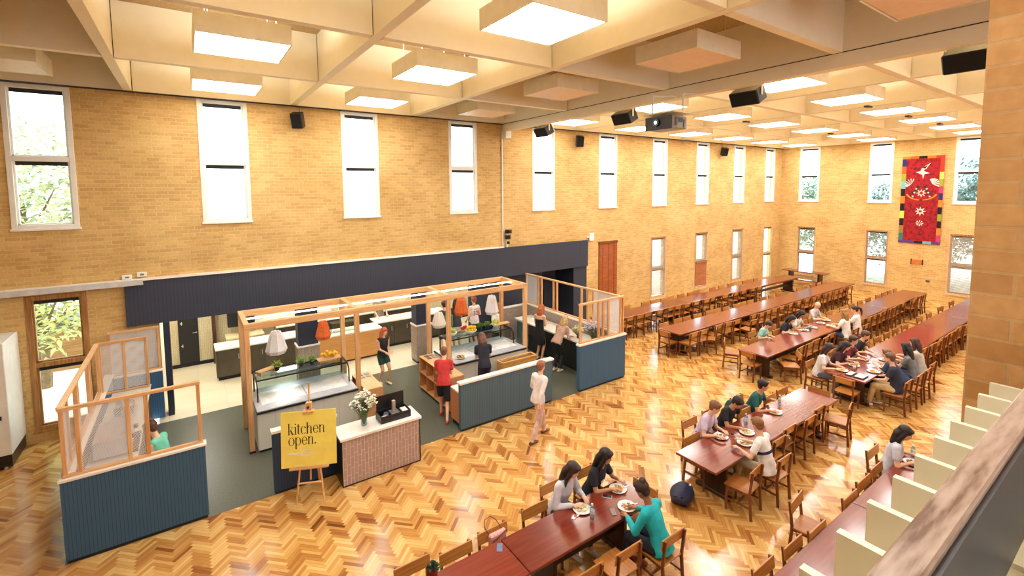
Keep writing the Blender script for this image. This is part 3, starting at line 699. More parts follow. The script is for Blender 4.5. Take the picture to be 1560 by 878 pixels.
MB().box(-1.72, 9.04, 1.24, .06, 9.2, 1.28).box(-1.72, 9.2, 1.24, -1.56, 13.86, 1.28).box(-1.56, 13.72, 1.18, -.66, 13.86, 1.22).build('white_capping', white_m, A, .004)
posts_frame(A, (-1.67, 9.12), (.02, 9.12), 1.28, 2.32, (.018, .115, .455, .585, .98), ((0.02, .115), (.115, .455), (.455, .585)))
posts_frame(A, (-1.66, 9.16), (-1.66, 12.65), 1.28, 2.32, (.12, .33, .36, .66, .7, .99), ((.0, .12),))
posts_frame(A, (-1.66, 12.65), (-.86, 12.65), 1.22, 2.32, (.04, .52, .98), ((.04, .52), (.52, .98)))
posts_frame(A, (-1.62, 13.8), (-.7, 13.8), 1.22, 2.25, (.02, .98), ((.02, .98),))
t = counter('coffee_counter', 'narrow white topped counter inside the left mesh screen', -1.56, 9.3, -.92, 13.7, .92, plain('dark_teal_front', (30, 48, 56), .5), whitetop)
t = thing('glass_jar_tray', 'tray of clear glass jars on the counter inside left screen', 'jar tray', (-1.25, 12.2, .92))
MB().box(-.2, -.3, 0, .2, .3, .015).build('tray', steel, t, .003)
for q in range(4):
    j_ = MB().lathe([(.05, .015), (.055, .03), (.055, .16), (.035, .18)], (-.1+.2*(q % 2), -.15+.3*(q//2), 0), 12).build('jar', glass_t, t, smooth=True)
    MB().cyl((-.1+.2*(q % 2), -.15+.3*(q//2), .18), (-.1+.2*(q % 2), -.15+.3*(q//2), .21), .04, n=12).build('lid', steel, j_)
t = thing('coffee_machine', 'low grey coffee machine behind the left mesh screen', 'coffee machine', (-1.25, 10.6, .92))
MB().box(-.25, -.45, .04, .25, .45, .34).build('body', steel, t, .02); MB().box(.2, -.38, .0, .34, .38, .05).build('drip_tray', black_m, t)
MB().cyl((.28, -.2, .2), (.28, -.2, .26), .035).cyl((.28, .2, .2), (.28, .2, .26), .035).build('group_heads', black_m, t)
# white cabinet at far left
t = thing('tall_cabinet', 'tall white cabinet with black base at the far left edge', 'cabinet', (-3.55, 13.4, 0))
MB().box(-.5, -.42, .28, .5, .58, 2.5).build('body', white_p, t, .01); MB().box(-.5, -.41, .04, .49, .56, .28).build('base', black_m, t)
MB().box(.36, -.435, 1.0, .4, -.42, 1.08).build('handle', black_m, t)
MB().cyl((.4, -.42, .03), (.4, -.36, .03), .03).cyl((-.4, -.42, .03), (-.4, -.36, .03), .03).build('castors', steel, t)

# ------------------------------------------------------------------ right enclosure
B = thing('servery_screen_wall', 'blue boarded half wall with pine and mesh screen, right end of kitchen', 'half wall')
MB().box(8.3, 9.06, .05, 10.04, 9.18, 1.24).build('front_boarding', teal_b, B)
MB().box(9.92, 9.18, .05, 10.04, 13.84, 1.24).build('side_boarding', [greytile_y], B)
MB().box(8.7, 13.72, .0, 9.92, 13.84, 1.2).build('rear_tiled_wall', greytile, B)
MB().box(8.32, 9.08, 0, 10.02, 9.16, .05).box(9.94, 9.16, 0, 10.02, 13.8, .05).build('plinth', dark_m, B)
MB().box(8.28, 9.04, 1.24, 10.08, 9.2, 1.29).box(9.88, 9.2, 1.24, 10.08, 13.84, 1.28).box(8.68, 13.7, 1.2, 9.88, 13.86, 1.24).build('white_capping', white_m, B, .004)
posts_frame(B, (8.33, 9.12), (10.02, 9.12), 1.29, 2.37, (.02, .42, .52, .64, .92, .985), ((.64, .92),))
posts_frame(B, (10.0, 9.16), (10.0, 13.82), 1.28, 2.35, (.25, .3, .36, .62, .66, .8, .84, .99), ((.0, .25), (.84, .99)))
t = thing('drinks_counter', 'white topped dark counter with glass fridge inside the right screen', 'counter', (9.58, 10.9, 0))
MB().box(-.38, -1.6, .08, .28, 1.05, .88).build('body', plain('charcoal_front', (28, 34, 34), .5), t, .003)
MB().box(-.42, -1.6, .88, .3, 2.45, .93).build('worktop', whitetop, t, .004)
MB().box(-.34, 1.06, .08, .28, 1.75, .88).build('shelf_bay', dark_m, t); MB().box(-.38, 1.08, .46, -.33, 1.73, .48).box(-.38, 1.05, .08, -.34, 1.09, .88).build('shelf', plain('charcoal_front', (28, 34, 34)), t)
fr = MB().box(-.34, 1.78, .08, .28, 2.42, .87).build('fridge', plain('fridge_inner', (176, 196, 206), .4), t)
MB().box(-.385, 1.8, .1, -.37, 2.4, .86).build('glass_door', glass_t, fr)
MB().box(-.39, 1.78, .08, -.365, 1.82, .87).box(-.39, 2.38, .08, -.365, 2.42, .87).box(-.39, 1.82, .08, -.365, 2.38, .11).box(-.39, 1.82, .84, -.365, 2.38, .87).build('door_frame', steel, fr)
MB().box(-.36, -1.6, 0, .28, 2.42, .08).build('plinth', dark_m, t)
# things on that counter
t = thing('napkin_stack', 'heap of white cups and napkins on the drinks counter', 'napkins', (9.55, 12.3, .93))
for q in range(7): MB().lathe([(.03, 0), (.045, .11), (.04, .11), (.001, .02)], (random.uniform(-.2, .2), -.3+.1*q, 0), 10).build('cup', white_m, t)
def flowers(name, label, x, y, z, vase, col, n, R, H, leafc=(70, 110, 50), seed=1, vr=.055, vh=.2, ps=.016):
    rnd = random.Random(seed); t = thing(name, label, 'flowers', (x, y, z))
    MB().lathe([(vr*.8, 0), (vr, .02), (vr*.95, vh), (vr*1.05, vh+.02)], n=16).build('vase', vase, t, smooth=True)
    st = MB(); fl = MB(); lf = MB()
    for k in range(n):
        a, rr = rnd.uniform(0, 2*PI), R*math.sqrt(rnd.random()); hz = H*(.55+.45*rnd.random())*(1-.35*(rr/R)**2)
        tip = Vector((rr*math.cos(a), rr*math.sin(a), vh+hz))
        st.tube([(0.02*math.cos(a), .02*math.sin(a), .03), (tip.x*.3, tip.y*.3, vh*.9), tip], .0035, 5)
        for q in range(5):
            o_ = tip+Vector((rnd.uniform(-1, 1), rnd.uniform(-1, 1), rnd.uniform(-1, 1)))*ps*1.8
            for pt in range(5): fl.leaf(o_, (math.cos(pt*1.256), math.sin(pt*1.256), .5), ps*1.5, ps, 0, -.1)
        for q in range(3):
            u = rnd.uniform(.3, .9); p = Vector((tip.x*u, tip.y*u, vh+hz*u))
            lf.leaf(p, (rnd.uniform(-1, 1), rnd.uniform(-1, 1), rnd.uniform(0, .7)), rnd.uniform(.05, .1), .03)
    st.build('stems', plain('stem_green', (90, 124, 60)), t)
    tag(fl.build('blossom', plain('petal_%s' % seed, col, .7, .05), t), kind='stuff'); tag(lf.build('leaves', plain('leaf_green', leafc, .6, .2), t), kind='stuff')
    return t
flowers('flower_arrangement', 'pale lilac flowers in a black pot on the right counter', 9.5, 9.75, .93, black_m, (206, 198, 214), 60, .3, .5, (120, 116, 120), 5, .09, .16, .02)
flowers('flower_arrangement', 'small yellow and white flowers beside the lilac arrangement', 9.42, 10.35, .93, plain('blue_pot', (70, 74, 110)), (226, 222, 170), 26, .16, .26, (120, 140, 80), 6, .05, .1, .02)

# ------------------------------------------------------------------ middle half wall with oak-ended bench
t = thing('blue_half_wall', 'long blue boarded half wall with white cap beside the parquet', 'half wall')
MB().box(4.75, 9.06, .05, 7.36, 9.16, 1.08).build('boarding', stripes('grey_blue_boarding', (78, 106, 124), (48, 70, 88), 'X', .045, .55, .16), t)
MB().box(4.77, 9.08, 0, 7.34, 9.14, .05).build('plinth', dark_m, t); MB().box(4.72, 9.03, 1.08, 7.4, 9.19, 1.13).build('white_cap', white_m, t, .006)
counter('condiment_bench', 'low white topped bench with oak end behind the blue half wall', 4.78, 9.17, 7.3, 9.62, .86, wood('oak_end', (186, 118, 70), (206, 140, 88), .5, 'Z'), whitetop, kick=.12, over=.0)
# small blue wall behind easel
t = thing('low_blue_panel', 'low blue panel with white cap behind the yellow sign', 'half wall')
MB().box(1.02, 9.06, .04, 2.1, 9.18, 1.12).build('boarding', stripes('deep_blue_boarding', (36, 64, 104), (22, 42, 74), 'X', .045, .55, .16), t); MB().box(1.0, 9.04, 1.12, 2.12, 9.2, 1.17).build('white_cap', white_m, t, .005)
MB().box(1.03, 9.07, 0, 2.09, 9.17, .04).build('plinth', dark_m, t)
# host counter
t = thing('host_counter', 'counter faced in dusty pink tiles with white marble top', 'counter')
MB().box(2.07, 8.55, .02, 3.55, 9.05, .88).build('tiled_body', pinktile, t, .003)
MB().box(2.055, 8.54, .02, 2.0695, 9.06, .88).box(3.5505, 8.54, 0.02, 3.565, 9.06, .88).box(2.06, 8.545, 0, 3.56, 9.05, .02).build('black_edging', black_m, t)
MB().box(2.03, 8.51, .88, 3.59, 9.08, .93).build('marble_top', marble, t, .004)
flowers('flower_vase', 'glass vase of white blossom on the marble top', 2.55, 8.82, .93, glass_t, (246, 244, 226), 60, .24, .46, (96, 140, 60), 2, .06, .22, .016)
t = thing('cutlery_box', 'open black cutlery box with raised lid on the marble top', 'cutlery box', (3.12, 8.8, .93))
bx = MB().box(-.3, -.16, 0, .3, .16, .02).box(-.3, -.16, .02, -.285, .16, .14).box(.285, -.16, .02, .3, .16, .14).box(-.285, -.16, .02, .285, -.145, .14).box(-.285, .145, .02, .285, .16, .14).box(-.09, -.145, .02, -.08, .145, .14).box(.12, -.145, .02, .13, .145, .14)
bx.build('tray', black_m, t, .002)
MB().box(-.28, .165, .1, .28, .18, .42, 0).build('lid', black_m, t, .003)
MB().box(-.02, -.03, .02, .04, .03, .34).build('dispenser', plain('chrome_pinkish', (190, 172, 160), .3, metal=.4), t, .004)
for q in range(6): MB().beam((-.26+.02*q, -.13, .09+.008*q), (-.14+.02*q, .1, .1), .014, .006).build('cutlery', steel, t)
MB().box(.15, -.12, .05, .26, .06, .13).box(-.26, -.15, .06, -.14, -.08, .12).build('paper_packets', white_m, t, .003)
MB().box(-.07, -.13, .04, .11, .1, .115).build('clear_insert', plain('grey_insert', (120, 124, 130), .2), t, .003)

# ------------------------------------------------------------------ easel and sign
t = thing('easel', 'wooden tripod easel standing on the parquet', 'easel', (1.57, 8.665, 0), -.42)
for nm, p, q in (('leg', (-.22, -.22, .0), (-.06, .02, 1.55)), ('leg', (.24, -.22, 0), (.06, .02, 1.55)), ('leg', (.05, .34, 0), (.0, .05, 1.6))):
    MB().beam(p, q, .03, .02).build(nm, pine_z, t, .002)
MB().beam((0, -.1, .35), (0, .03, 2.05), .035, .022).build('mast', pine_z, t, .002)
MB().beam((-.2, -.17, .34), (.2, -.17, .34), .03, .02).build('crossbar', pine, t, .002)
MB().box(-.32, -.2, .6, .32, -.1, .63).build('ledge', pine, t, .002)
cl = MB().box(-.09, -.11, 1.56, .09, -.0, 1.585).box(-.045, -.07, 1.585, .045, .02, 1.72).build('clamp', pine_z, t, .002)
MB().cyl((0, -.07, 1.65), (0, -.1, 1.65), .018, n=10).build('knob', black_m, cl)
# lettering built from strokes
def glyphs(mb, text, M, size, mi=0, gap=.09, bold=1.0):
    th, tn = .13*bold, .035*bold; X0 = 0
    def rect(x0, y0, x1, y1): mb.prism([(size*a, size*b) for a, b in ((x0, y0), (x1, y0), (x1, y1), (x0, y1))], M, .002, mi)
    def quad(*p): mb.prism([(size*a, size*b) for a, b in p], M, .002, mi)
    def ser(x, y, w=.26): rect(x+th/2-w/2, y, x+th/2+w/2, y+tn)
    def arc(cx, cy, rx, ry, a0, a1, w0, w1, n=14):
        for k in range(n):
            u, v = a0+(a1-a0)*k/n, a0+(a1-a0)*(k+1)/n
            def tk(a): return w1+(w0-w1)*abs(math.cos(math.radians(a)))**1.5
            P = lambda a, s: (cx+(rx-s*tk(a))*math.cos(math.radians(a)), cy+(ry-s*tk(a)*(.9))*math.sin(math.radians(a)))
            quad(P(u, 1), P(u, 0), P(v, 0), P(v, 1))
    for ch in text:
        x = X0
        if ch == 'k':
            rect(x+.05, 0, x+.05+th, 1.45); ser(x+.05, 0); rect(x-.03, 1.45-tn, x+.05, 1.45)
            quad((x+.16, .38), (x+.2, .38), (x+.55, .95), (x+.5, .95)); quad((x+.27, .52), (x+.36, .66), (x+.66, 0), (x+.5, 0)); rect(x+.42, .97, x+.66, 1.0); rect(x+.44, 0, x+.74, tn); w = .74
        elif ch == 'i': rect(x+.06, 0, x+.06+th, 1); ser(x+.06, 0); rect(x-.02, 1-tn, x+.06, 1); arc(x+.06+th/2, 1.32, .085, .085, 0, 360, .084, .084); w = .26
        elif ch == 't': rect(x+.1, .1, x+.1+th, 1.28); rect(x, 1-tn, x+.4, 1); arc(x+.3, .17, .2, .18, 180, 320, .1, tn); w = .42
        elif ch == 'c': arc(x+.36, .5, .34, .52, 48, 318, th, tn); arc(x+.56, .8, .08, .08, 0, 360, .078, .078); w = .66
        elif ch == 'h': rect(x+.05, 0, x+.05+th, 1.45); ser(x+.05, 0); rect(x-.03, 1.45-tn, x+.05, 1.45); arc(x+.38, .68, .25, .34, 0, 165, th, tn); rect(x+.63-th, 0, x+.63, .7); ser(x+.63-th, 0); w = .74
        elif ch == 'n': rect(x+.05, 0, x+.05+th, 1); ser(x+.05, 0); rect(x-.03, 1-tn, x+.05, 1); arc(x+.38, .68, .25, .34, 0, 165, th, tn); rect(x+.63-th, 0, x+.63, .7); ser(x+.63-th, 0); w = .74
        elif ch == 'e': arc(x+.36, .5, .34, .52, 0, 325, th, tn); rect(x+.1, .5, x+.62, .5+tn); w = .72
        elif ch == 'o': arc(x+.37, .5, .37, .52, 0, 360, th, tn, 24); w = .76
        elif ch == 'p': rect(x+.05, -.45, x+.05+th, 1); ser(x+.05, -.45); rect(x-.03, 1-tn, x+.05, 1); arc(x+.38, .5, .34, .52, -150, 150, th, tn, 20); w = .76
        elif ch == '.': arc(x+.12, .09, .09, .09, 0, 360, .089, .089); w = .25
        X0 += w+gap
    return X0*size
sx0, sx1, sz0, sz1 = 1.07, 1.97, .63, 1.60
S = thing('kitchen_sign', 'square yellow board reading kitchen open with whisk drawing', 'sign', (1.50, 8.50, .645), -.42)
SM = Matrix.Translation((-.45, -.0, 0)) @ Matrix.Rotation(math.radians(-6), 4, 'X') @ Matrix.Rotation(PI/2, 4, 'X')  # local x right, y up, z toward -Y
MB().prism([(0, 0), (.9, 0), (.9, .95), (0, .95)], SM @ Matrix.Translation((0, 0, -.012)), .012).build('board', plain('sign_yellow', (250, 232, 112), .55, .02), S)
lt = MB(); glyphs(lt, 'kitchen', SM @ Matrix.Translation((.115, .56, .0005)), .134, 0, .035); glyphs(lt, 'open.', SM @ Matrix.Translation((.12, .375, .0005)), .134, 0, .035)
lt.build('lettering', plain('ink_dark', (52, 38, 24), .6), S)
wk = MB(); WM = SM @ Matrix.Translation((.1, .22, .0005))
wk.prism([(0, .005), (.18, -.005), (.2, .01), (.18, .03), (0, .03)], WM, .002)
for k in range(-2, 3):
    pts = [(.19+.24*u, .014+k*.028*math.sin(PI*u)**.8) for u in [q/10 for q in range(11)]]
    for (a, b_) in zip(pts[:-1], pts[1:]): wk.prism([(a[0], a[1]-.003), (b_[0], b_[1]-.003), (b_[0], b_[1]+.003), (a[0], a[1]+.003)], WM, .002)
wk.build('whisk_drawing', plain('cream_ink', (255, 252, 230), .6), S)

# ------------------------------------------------------------------ pergola, servery counters, lamps
P = thing('pergola', 'pale pine post and beam frame over the servery counters', 'pergola')
X_ = (.85, 3.05, 5.38, 7.82); YF, YK, ZT = 10.87, 12.12, 2.71
for y in (YF, YK): MB().box(.8, y-.05, ZT-.13, 7.87, y+.05, ZT).build('beam', pine, P, .004)
for x in X_: MB().box(x-.05, YF+.05, ZT-.13, x+.05, YK-.05, ZT-.001).build('crossbeam', wood('pale_pine_cross', (214, 160, 104), (238, 196, 146), .5, 'Y'), P, .004)
for x in X_:
    for y in (YF, YK): MB().box(x-.05, y-.05, 0, x+.05, y+.05, ZT-.13).build('post', pine_z, P, .004)
MB().box(.9, 11.47, ZT-.06, 2.99, 11.5, ZT-.03).box(3.11, 11.47, ZT-.06, 5.32, 11.5, ZT-.03).box(5.44, 11.47, ZT-.06, 7.76, 11.5, ZT-.03).build('light_track', emit('track_light', (255, 250, 236), 6.0), P)
MB().box(.79, YF-.06, 0, .91, YF+.06, .04).build('post_shoe', black_m, P)
def servery(x0, x1, label):
    t = thing('servery_counter', label, 'counter')
    MB().box(x0, 10.72, .06, x1, 12.0, .84).build('panelled_body', stripes('pale_marble_panels', (218, 214, 200), (186, 180, 164), 'X', .32, .4, .02), t)
    MB().box(x0+.03, 10.76, 0, x1-.03, 11.98, .06).build('plinth', dark_m, t)
    MB().box(x0-.01, 10.68, .84, x1+.01, 12.02, .88).build('dark_edge', black_m, t, .003)
    MB().box(x0, 10.7, .88, x1, 12.0, .9).build('steel_top', plain('pale_steel', (206, 208, 216), .25, .04, metal=.25), t, .002)
    n = 2 if x1-x0 < 2.1 else 3
    for k in range(n):
        a, b = x0+.12+(x1-x0-.24)*k/n, x0+.12+(x1-x0-.24)*(k+1)/n-.02
        MB().box(a, 10.98, .9, b, 11.6, .908).build('display_well', plain('white_well', (240, 242, 246), .15), t, .003)
    return t
servery(.95, 2.98, 'steel topped servery counter under the left pergola bay')
servery(5.48, 7.74, 'steel topped servery counter under the right pergola bay')
def gantry(x0, x1, label):
    t = thing('glass_gantry', label, 'food gantry'); y0, y1, z = 11.3, 11.86, 1.32
    fm = MB().beam((x0, y0, z), (x1, y0, z), .03, .03).beam((x0, y1, z), (x1, y1, z), .03, .03).beam((x0, y0, z), (x0, y1, z), .03, .03).beam((x1, y0, z), (x1, y1, z), .03, .03)
    for x in (x0, x1): fm.beam((x, y0, z), (x, y0-.12, z-.1), .025, .025).beam((x, y0-.12, z-.1), (x, y0-.12, .902), .025, .025).beam((x, y1, z), (x, y1, .902), .03, .03)
    fm.build('frame', black_m, t)
    MB().box(x0, y0, z+.016, x1, y1, z+.026).build('glass_shelf', glass_t, t); MB().box(x0+.02, y0-.02, z-.25, x1-.02, y0-.012, z-.02).build('glass_guard', glass_t, t)
    MB().cyl((x0+.3, 11.58, z-.03), (x1-.3, 11.58, z-.03), .02, n=8).build('heat_lamp_tube', steel, t)
    return t
gantry(1.02, 2.92, 'black framed glass shelf over the left servery counter'); gantry(5.6, 7.62, 'black framed glass shelf over the right servery counter')
GZ = 1.348
def herb(x, y, label, z=GZ, col=(120, 170, 60), seed=0, r=.1, pot=black_m):
    rnd = random.Random(seed+40); t = thing('potted_herb', label, 'potted plant', (x, y, z), 0, 'herb pots on the glass shelves')
    MB().lathe([(.045, 0), (.06, .1), (.055, .1), (.05, .085), (.001, .085)], n=14).build('pot', pot, t)
    lf = MB(); st = MB()
    for k in range(90):
        a = rnd.uniform(0, 2*PI); e = rnd.uniform(.1, 1.3); d = Vector((math.cos(a)*math.cos(e), math.sin(a)*math.cos(e), math.sin(e))); q = rnd.uniform(.4, 1)*r
        lf.leaf(Vector((0, 0, .1))+d*q, d+Vector((rnd.uniform(-.6, .6), rnd.uniform(-.6, .6), rnd.uniform(-.2, .4))), .05, .035)
        if k % 9 == 0: st.cyl((0, 0, .08), Vector((0, 0, .1))+d*q, .003, n=4)
    tag(lf.build('foliage', plain('herb_green_%d' % seed, col, .6, .25, 30), t), kind='stuff'); st.build('stems', plain('stem_green', (90, 124, 60)), t)
herb(1.47, 11.6, 'lime green herb at the left end of left glass shelf', GZ+.02, (176, 196, 80), 1, .11)
herb(1.97, 11.62, 'left of the two dark green herb pots on left shelf', seed=2); herb(2.2, 11.6, 'right of the two dark green herb pots on left shelf', seed=3)
herb(6.75, 11.6, 'left herb pot beside the jersey on right glass shelf', seed=4, col=(90, 140, 50)); herb(7.0, 11.62, 'right herb pot beside the jersey on right glass shelf', seed=5, col=(110, 150, 60))
def fruit(x, y, z, label, cols, n, R, base_='bowl', name='fruit'):
    rnd = random.Random(int(x*100)); 
    t = thing('serving_board' if base_ == 'board' else 'fruit_bowl', label, 'board' if base_ == 'board' else 'bowl', (x, y, z))
    if base_ == 'board':
        MB().box(-.26, -.12, .06, .26, .12, .08).build('board', pine, t, .004); MB().box(-.22, -.08, 0, -.2, .08, .06).box(.2, -.08, 0, .22, .08, .06).build('feet', pine_z, t); zz = .08
    else:
        MB().lathe([(R*.5, 0), (R*.95, .06), (R*1.05, .1), (R*1.0, .1), (R*.5, .02), (.001, .02)], n=20).build('bowl', pine if base_ == 'wood' else whitetop, t, smooth=True); zz = .05
    for k in range(n):
        a, rr = rnd.uniform(0, 2*PI), R*.75*math.sqrt(rnd.random()); L = k/n
        c = plain('fruit_%d_%d_%d' % cols[k % len(cols)], cols[k % len(cols)], .4)
        tag(MB().ball((x+rr*math.cos(a)*(1.4 if base_ == 'board' else 1), y+rr*math.sin(a)*.8, z+zz+.045+L*.09), .042, n=10).build('fruit_piece', c, smooth=True), '%s heaped on the %s' % (name, label.split(' on ')[0].split(' of ')[0]), 'fruit', name+' on '+label[:30])
fruit(2.58, 11.6, GZ, 'pine board of yellow fruit on left glass shelf', [(236, 196, 50), (220, 170, 40)], 14, .16, 'board', 'round yellow fruit')
fruit(6.38, 11.5, GZ, 'white bowl of lemons on right glass shelf', [(246, 212, 40), (238, 196, 30)], 18, .17, 'bowl', 'bright yellow lemon')
fruit(5.85, 11.6, GZ, 'white bowl of green apples at right shelf end', [(176, 200, 80)], 10, .13, 'bowl', 'small green apple')
fruit(7.3, 11.62, GZ, 'white dish of pale limes beside right herb pots', [(216, 220, 100), (190, 206, 90)], 10, .13, 'bowl', 'pale green lime')
fruit(6.25, 11.68, GZ, 'small wooden bowl of red tomatoes behind the lemons', [(200, 50, 40)], 6, .09, 'wood', 'small red tomato')
for n, (x, y, rz, w) in enumerate(((1.25, 11.6, .5, 'left end of left'), (7.5, 11.55, 0, 'right end of right'))):
    t = thing('serving_board', 'raised pine serving board at the %s glass shelf' % w, 'board', (x, y, GZ), rz, 'serving boards on the glass shelves')
    MB().box(-.2, -.09, .08, .2, .09, .1).build('board', pine, t, .004); MB().box(-.17, -.07, 0, -.15, .07, .08).box(.15, -.07, 0, .17, .07, .08).build('feet', pine_z, t)
def tray_food(x, y, w, label, cols, seed):
    rnd = random.Random(seed); t = thing('food_platter', label, 'platter', (x, y, .908))
    MB().lathe([(w*.6, 0), (w, .025), (w*.98, .03), (w*.55, .008), (.001, .008)], n=18).build('platter', white_m, t, smooth=True)
    f = MB()
    for k in range(26):
        a, rr = rnd.uniform(0, 2*PI), w*.7*math.sqrt(rnd.random()); f.ico((rr*math.cos(a), rr*math.sin(a), .03+rnd.random()*.02), .022, (1.3, .8, .6), 1, k % len(cols))
    tag(f.build('food', [plain('food_%d_%d_%d' % c, c, .6) for c in cols], t), kind='stuff')
tray_food(5.78, 11.0, .15, 'platter of grilled brown food at left of right servery', [(110, 60, 30), (214, 180, 90)], 3)
tray_food(6.45, 11.2, .15, 'platter of pale salad in middle of right servery', [(226, 220, 150), (180, 190, 90), (240, 234, 210)], 4)
def lampshade(x, y, ztop, h, r0, r1, m, label, n=8, zt=ZT-.13):
    t = thing('pendant_lamp', label, 'pendant lamp', (x, y, 0))
    rings = [(r0*.75, ztop), (r0, ztop-.06), (r1, ztop-h+.08), (r1*.82, ztop-h)]
    mb = MB()
    vs = [[mb.bm.verts.new((r*math.cos(2*PI*k/n), r*math.sin(2*PI*k/n), z)) for k in range(n)] for r, z in rings]
    for i in range(3):
        for k in range(n): mb.bm.faces.new((vs[i][k], vs[i][(k+1) % n], vs[i+1][(k+1) % n], vs[i+1][k]))
    o = mb.build('shade', m, t); sd = o.modifiers.new('thick', 'SOLIDIFY'); sd.thickness = .006
    rb = MB()
    for k in range(n):
        a = 2*PI*k/n
        rb.tube([(r*1.01*math.cos(a), r*1.01*math.sin(a), z) for r, z in rings], .005, 5)
    rb.build('ribs', m, t)
    MB().cyl((0, 0, ztop), (0, 0, zt), .004, n=5).build('cord', white_m, t); MB().cyl((0, 0, ztop), (0, 0, ztop-.1), .025, n=10).build('lamp_holder', m, t)
    MB().ball((0, 0, ztop-.16), .04, n=10).build('bulb', emit('bulb_glow', (255, 236, 200), 4) if 'bulb_glow' not in MATS else MATS['bulb_glow'], t)
woven_w = plain('white_woven_shade', (222, 220, 222), .8, .04, 40); woven_o = plain('orange_woven_shade', (214, 104, 44), .7, .12, 40)
lampshade(1.46, 11.48, 2.3, .5, .12, .22, woven_w, 'large white faceted pendant lampshade in left pergola bay')
lampshade(2.45, 11.48, 2.36, .42, .1, .17, woven_o, 'orange faceted pendant lampshade in left pergola bay')
lampshade(7.08, 11.48, 2.34, .54, .12, .2, woven_w, 'white faceted pendant lampshade at right pergola bay')
lampshade(6.08, 11.48, 2.42, .48, .12, .2, woven_o, 'orange faceted pendant lampshade in right pergola bay')
lampshade(5.7, 12.12, 1.92, .42, .12, .2, white_m, 'plain white pendant lampshade beside tiled column', 12)
# shelf unit and cutlery station
def shelfunit(x0, x1, y0, y1, h, label, cols, nm='shelf_unit'):
    t = thing(nm, label, 'shelf unit'); w = .02
    oak = wood('shelf_oak', (190, 128, 78), (216, 156, 104), .5, 'Y')
    MB().box(x0, y0, .08, x1, y0+w, h-w).build('side_panel', oak, t); MB().box(x0, y1-w, .08, x1, y1, h-w).build('side_panel', oak, t)
    MB().box(x0, y0, h-w, x1, y1, h).build('top', wood('shelf_top', (220, 170, 116), (238, 196, 146), .5, 'Y'), t, .002)
    MB().box(x1-.015, y0+w, .08, x1, y1-w, h-w).build('back_panel', oak, t)
    for k in range(2): z = .08+(h-.1)*k/2; MB().box(x0, y0+w, z, x1-.015, y1-w, z+w).build('shelf', oak, t)
    for k in range(1, cols): y = y0+(y1-y0)*k/cols; MB().box(x0, y-w/2, .1, x1-.015, y+w/2, h-w).build('divider', oak, t)
    MB().box(x0+.04, y0+.04, 0, x1-.04, y1-.04, .08).build('plinth', dark_m, t)
    wl = MB()
    for k in range(4):
        yy = y1-.15-.17*(k//2); xx = x0+.1+.15*(k % 2); wl.box(xx, yy-.06, h, xx+.11, yy+.06, h+.012)
    wl.build('cutlery_wells', plain('well_grey', (90, 84, 78), .3), t)
    return t
shelfunit(4.92, 5.3, 9.9, 11.75, .92, 'wooden open shelf unit beside the tiled column', 4)
shelfunit(3.1, 3.5, 10.5, 11.6, .88, 'small wooden cutlery station behind the flower vase', 2, 'cutlery_station')
tag(MB().box(5.0, 10.55, .45, 5.12, 10.75, .7).build('paper_box', white_m, None, .004), 'white packet standing in the wooden shelf unit', 'packet')
# woven crate
t = thing('woven_crate', 'woven honey coloured crate in front of right servery counter', 'crate', (7.28, 10.5, 0))
cr = MB(); straw = wood('straw_weave', (186, 124, 48), (226, 176, 90), .7, 'X', 12)
for k in range(12):
    z = .03+k*.058
    for (x0, y0, x1, y1) in ((-.56, -.13, .56, -.13), (-.56, .13, .56, .13), (-.56, -.13, -.56, .13), (.56, -.13, .56, .13)): cr.beam((x0, y0, z), (x1, y1, z), .012+.004*(k % 2), .05)
cr.build('woven_sides', straw, t); MB().box(-.55, -.12, .0, .55, .12, .02).build('base', straw, t)
MB().box(-.58, -.15, .72, .58, -.11, .75).box(-.58, .11, .72, .58, .15, .75).box(-.58, -.11, .72, -.54, .11, .75).box(.54, -.11, .72, .58, .11, .75).build('rim', pine, t)



# ------------------------------------------------------------------ dining tables
def table(x0, x1, y0, y1, label, legs=(), h=.75, group='long dining tables', name='dining_table'):
    cx, cy = (x0+x1)/2, (y0+y1)/2; t = thing(name, label, 'table', (cx, cy, 0), 0, group); L, W = (x1-x0)/2, (y1-y0)/2
    MB().box(-L, -W, h-.045, L, W, h).build('tabletop', table_m, t, .006)
    for lx in legs or (-L+.5, L-.5):
        g_ = MB().box(lx-.03, -W*.62, .07, lx+.03, W*.62, h-.1).box(lx-.05, -W*.8, h-.1, lx+.05, W*.8, h-.046).build('leg', table_d, t, .005)
        MB().box(lx-.05, -W*.85, 0, lx+.05, W*.85, .07).build('foot', table_d, g_, .008)
    MB().box(-L+.5, -.03, .3, L-.5, .03, .42).build('stretcher_rail', table_d, t, .004)
    MB().box(-L+.12, -W+.1, h-.12, L-.12, -W+.13, h-.046).box(-L+.12, W-.13, h-.12, L-.12, W-.1, h-.046).build('apron', table_d, t)
    return t
TB = []
for n, w in enumerate(('nearest the camera', 'with plates at its far end')):
    table(.86+2.335*n, 3.185+2.335*n, 4.35, 5.02, 'red-brown dining table in the front row, %s' % w)
table(6.85, 11.48, 4.2, 4.98, 'red-brown dining table of the four young men', (-1.75, 1.75))
for n, (a, b_) in enumerate(((3.2, 5.5), (5.52, 7.83), (7.85, 10.2))):
    table(a, b_, 1.82, 2.62, 'red-brown dining table below the balcony fins, %s' % ('mostly hidden by the handrail', 'middle one of the row', 'where the woman with long hair sits')[n])
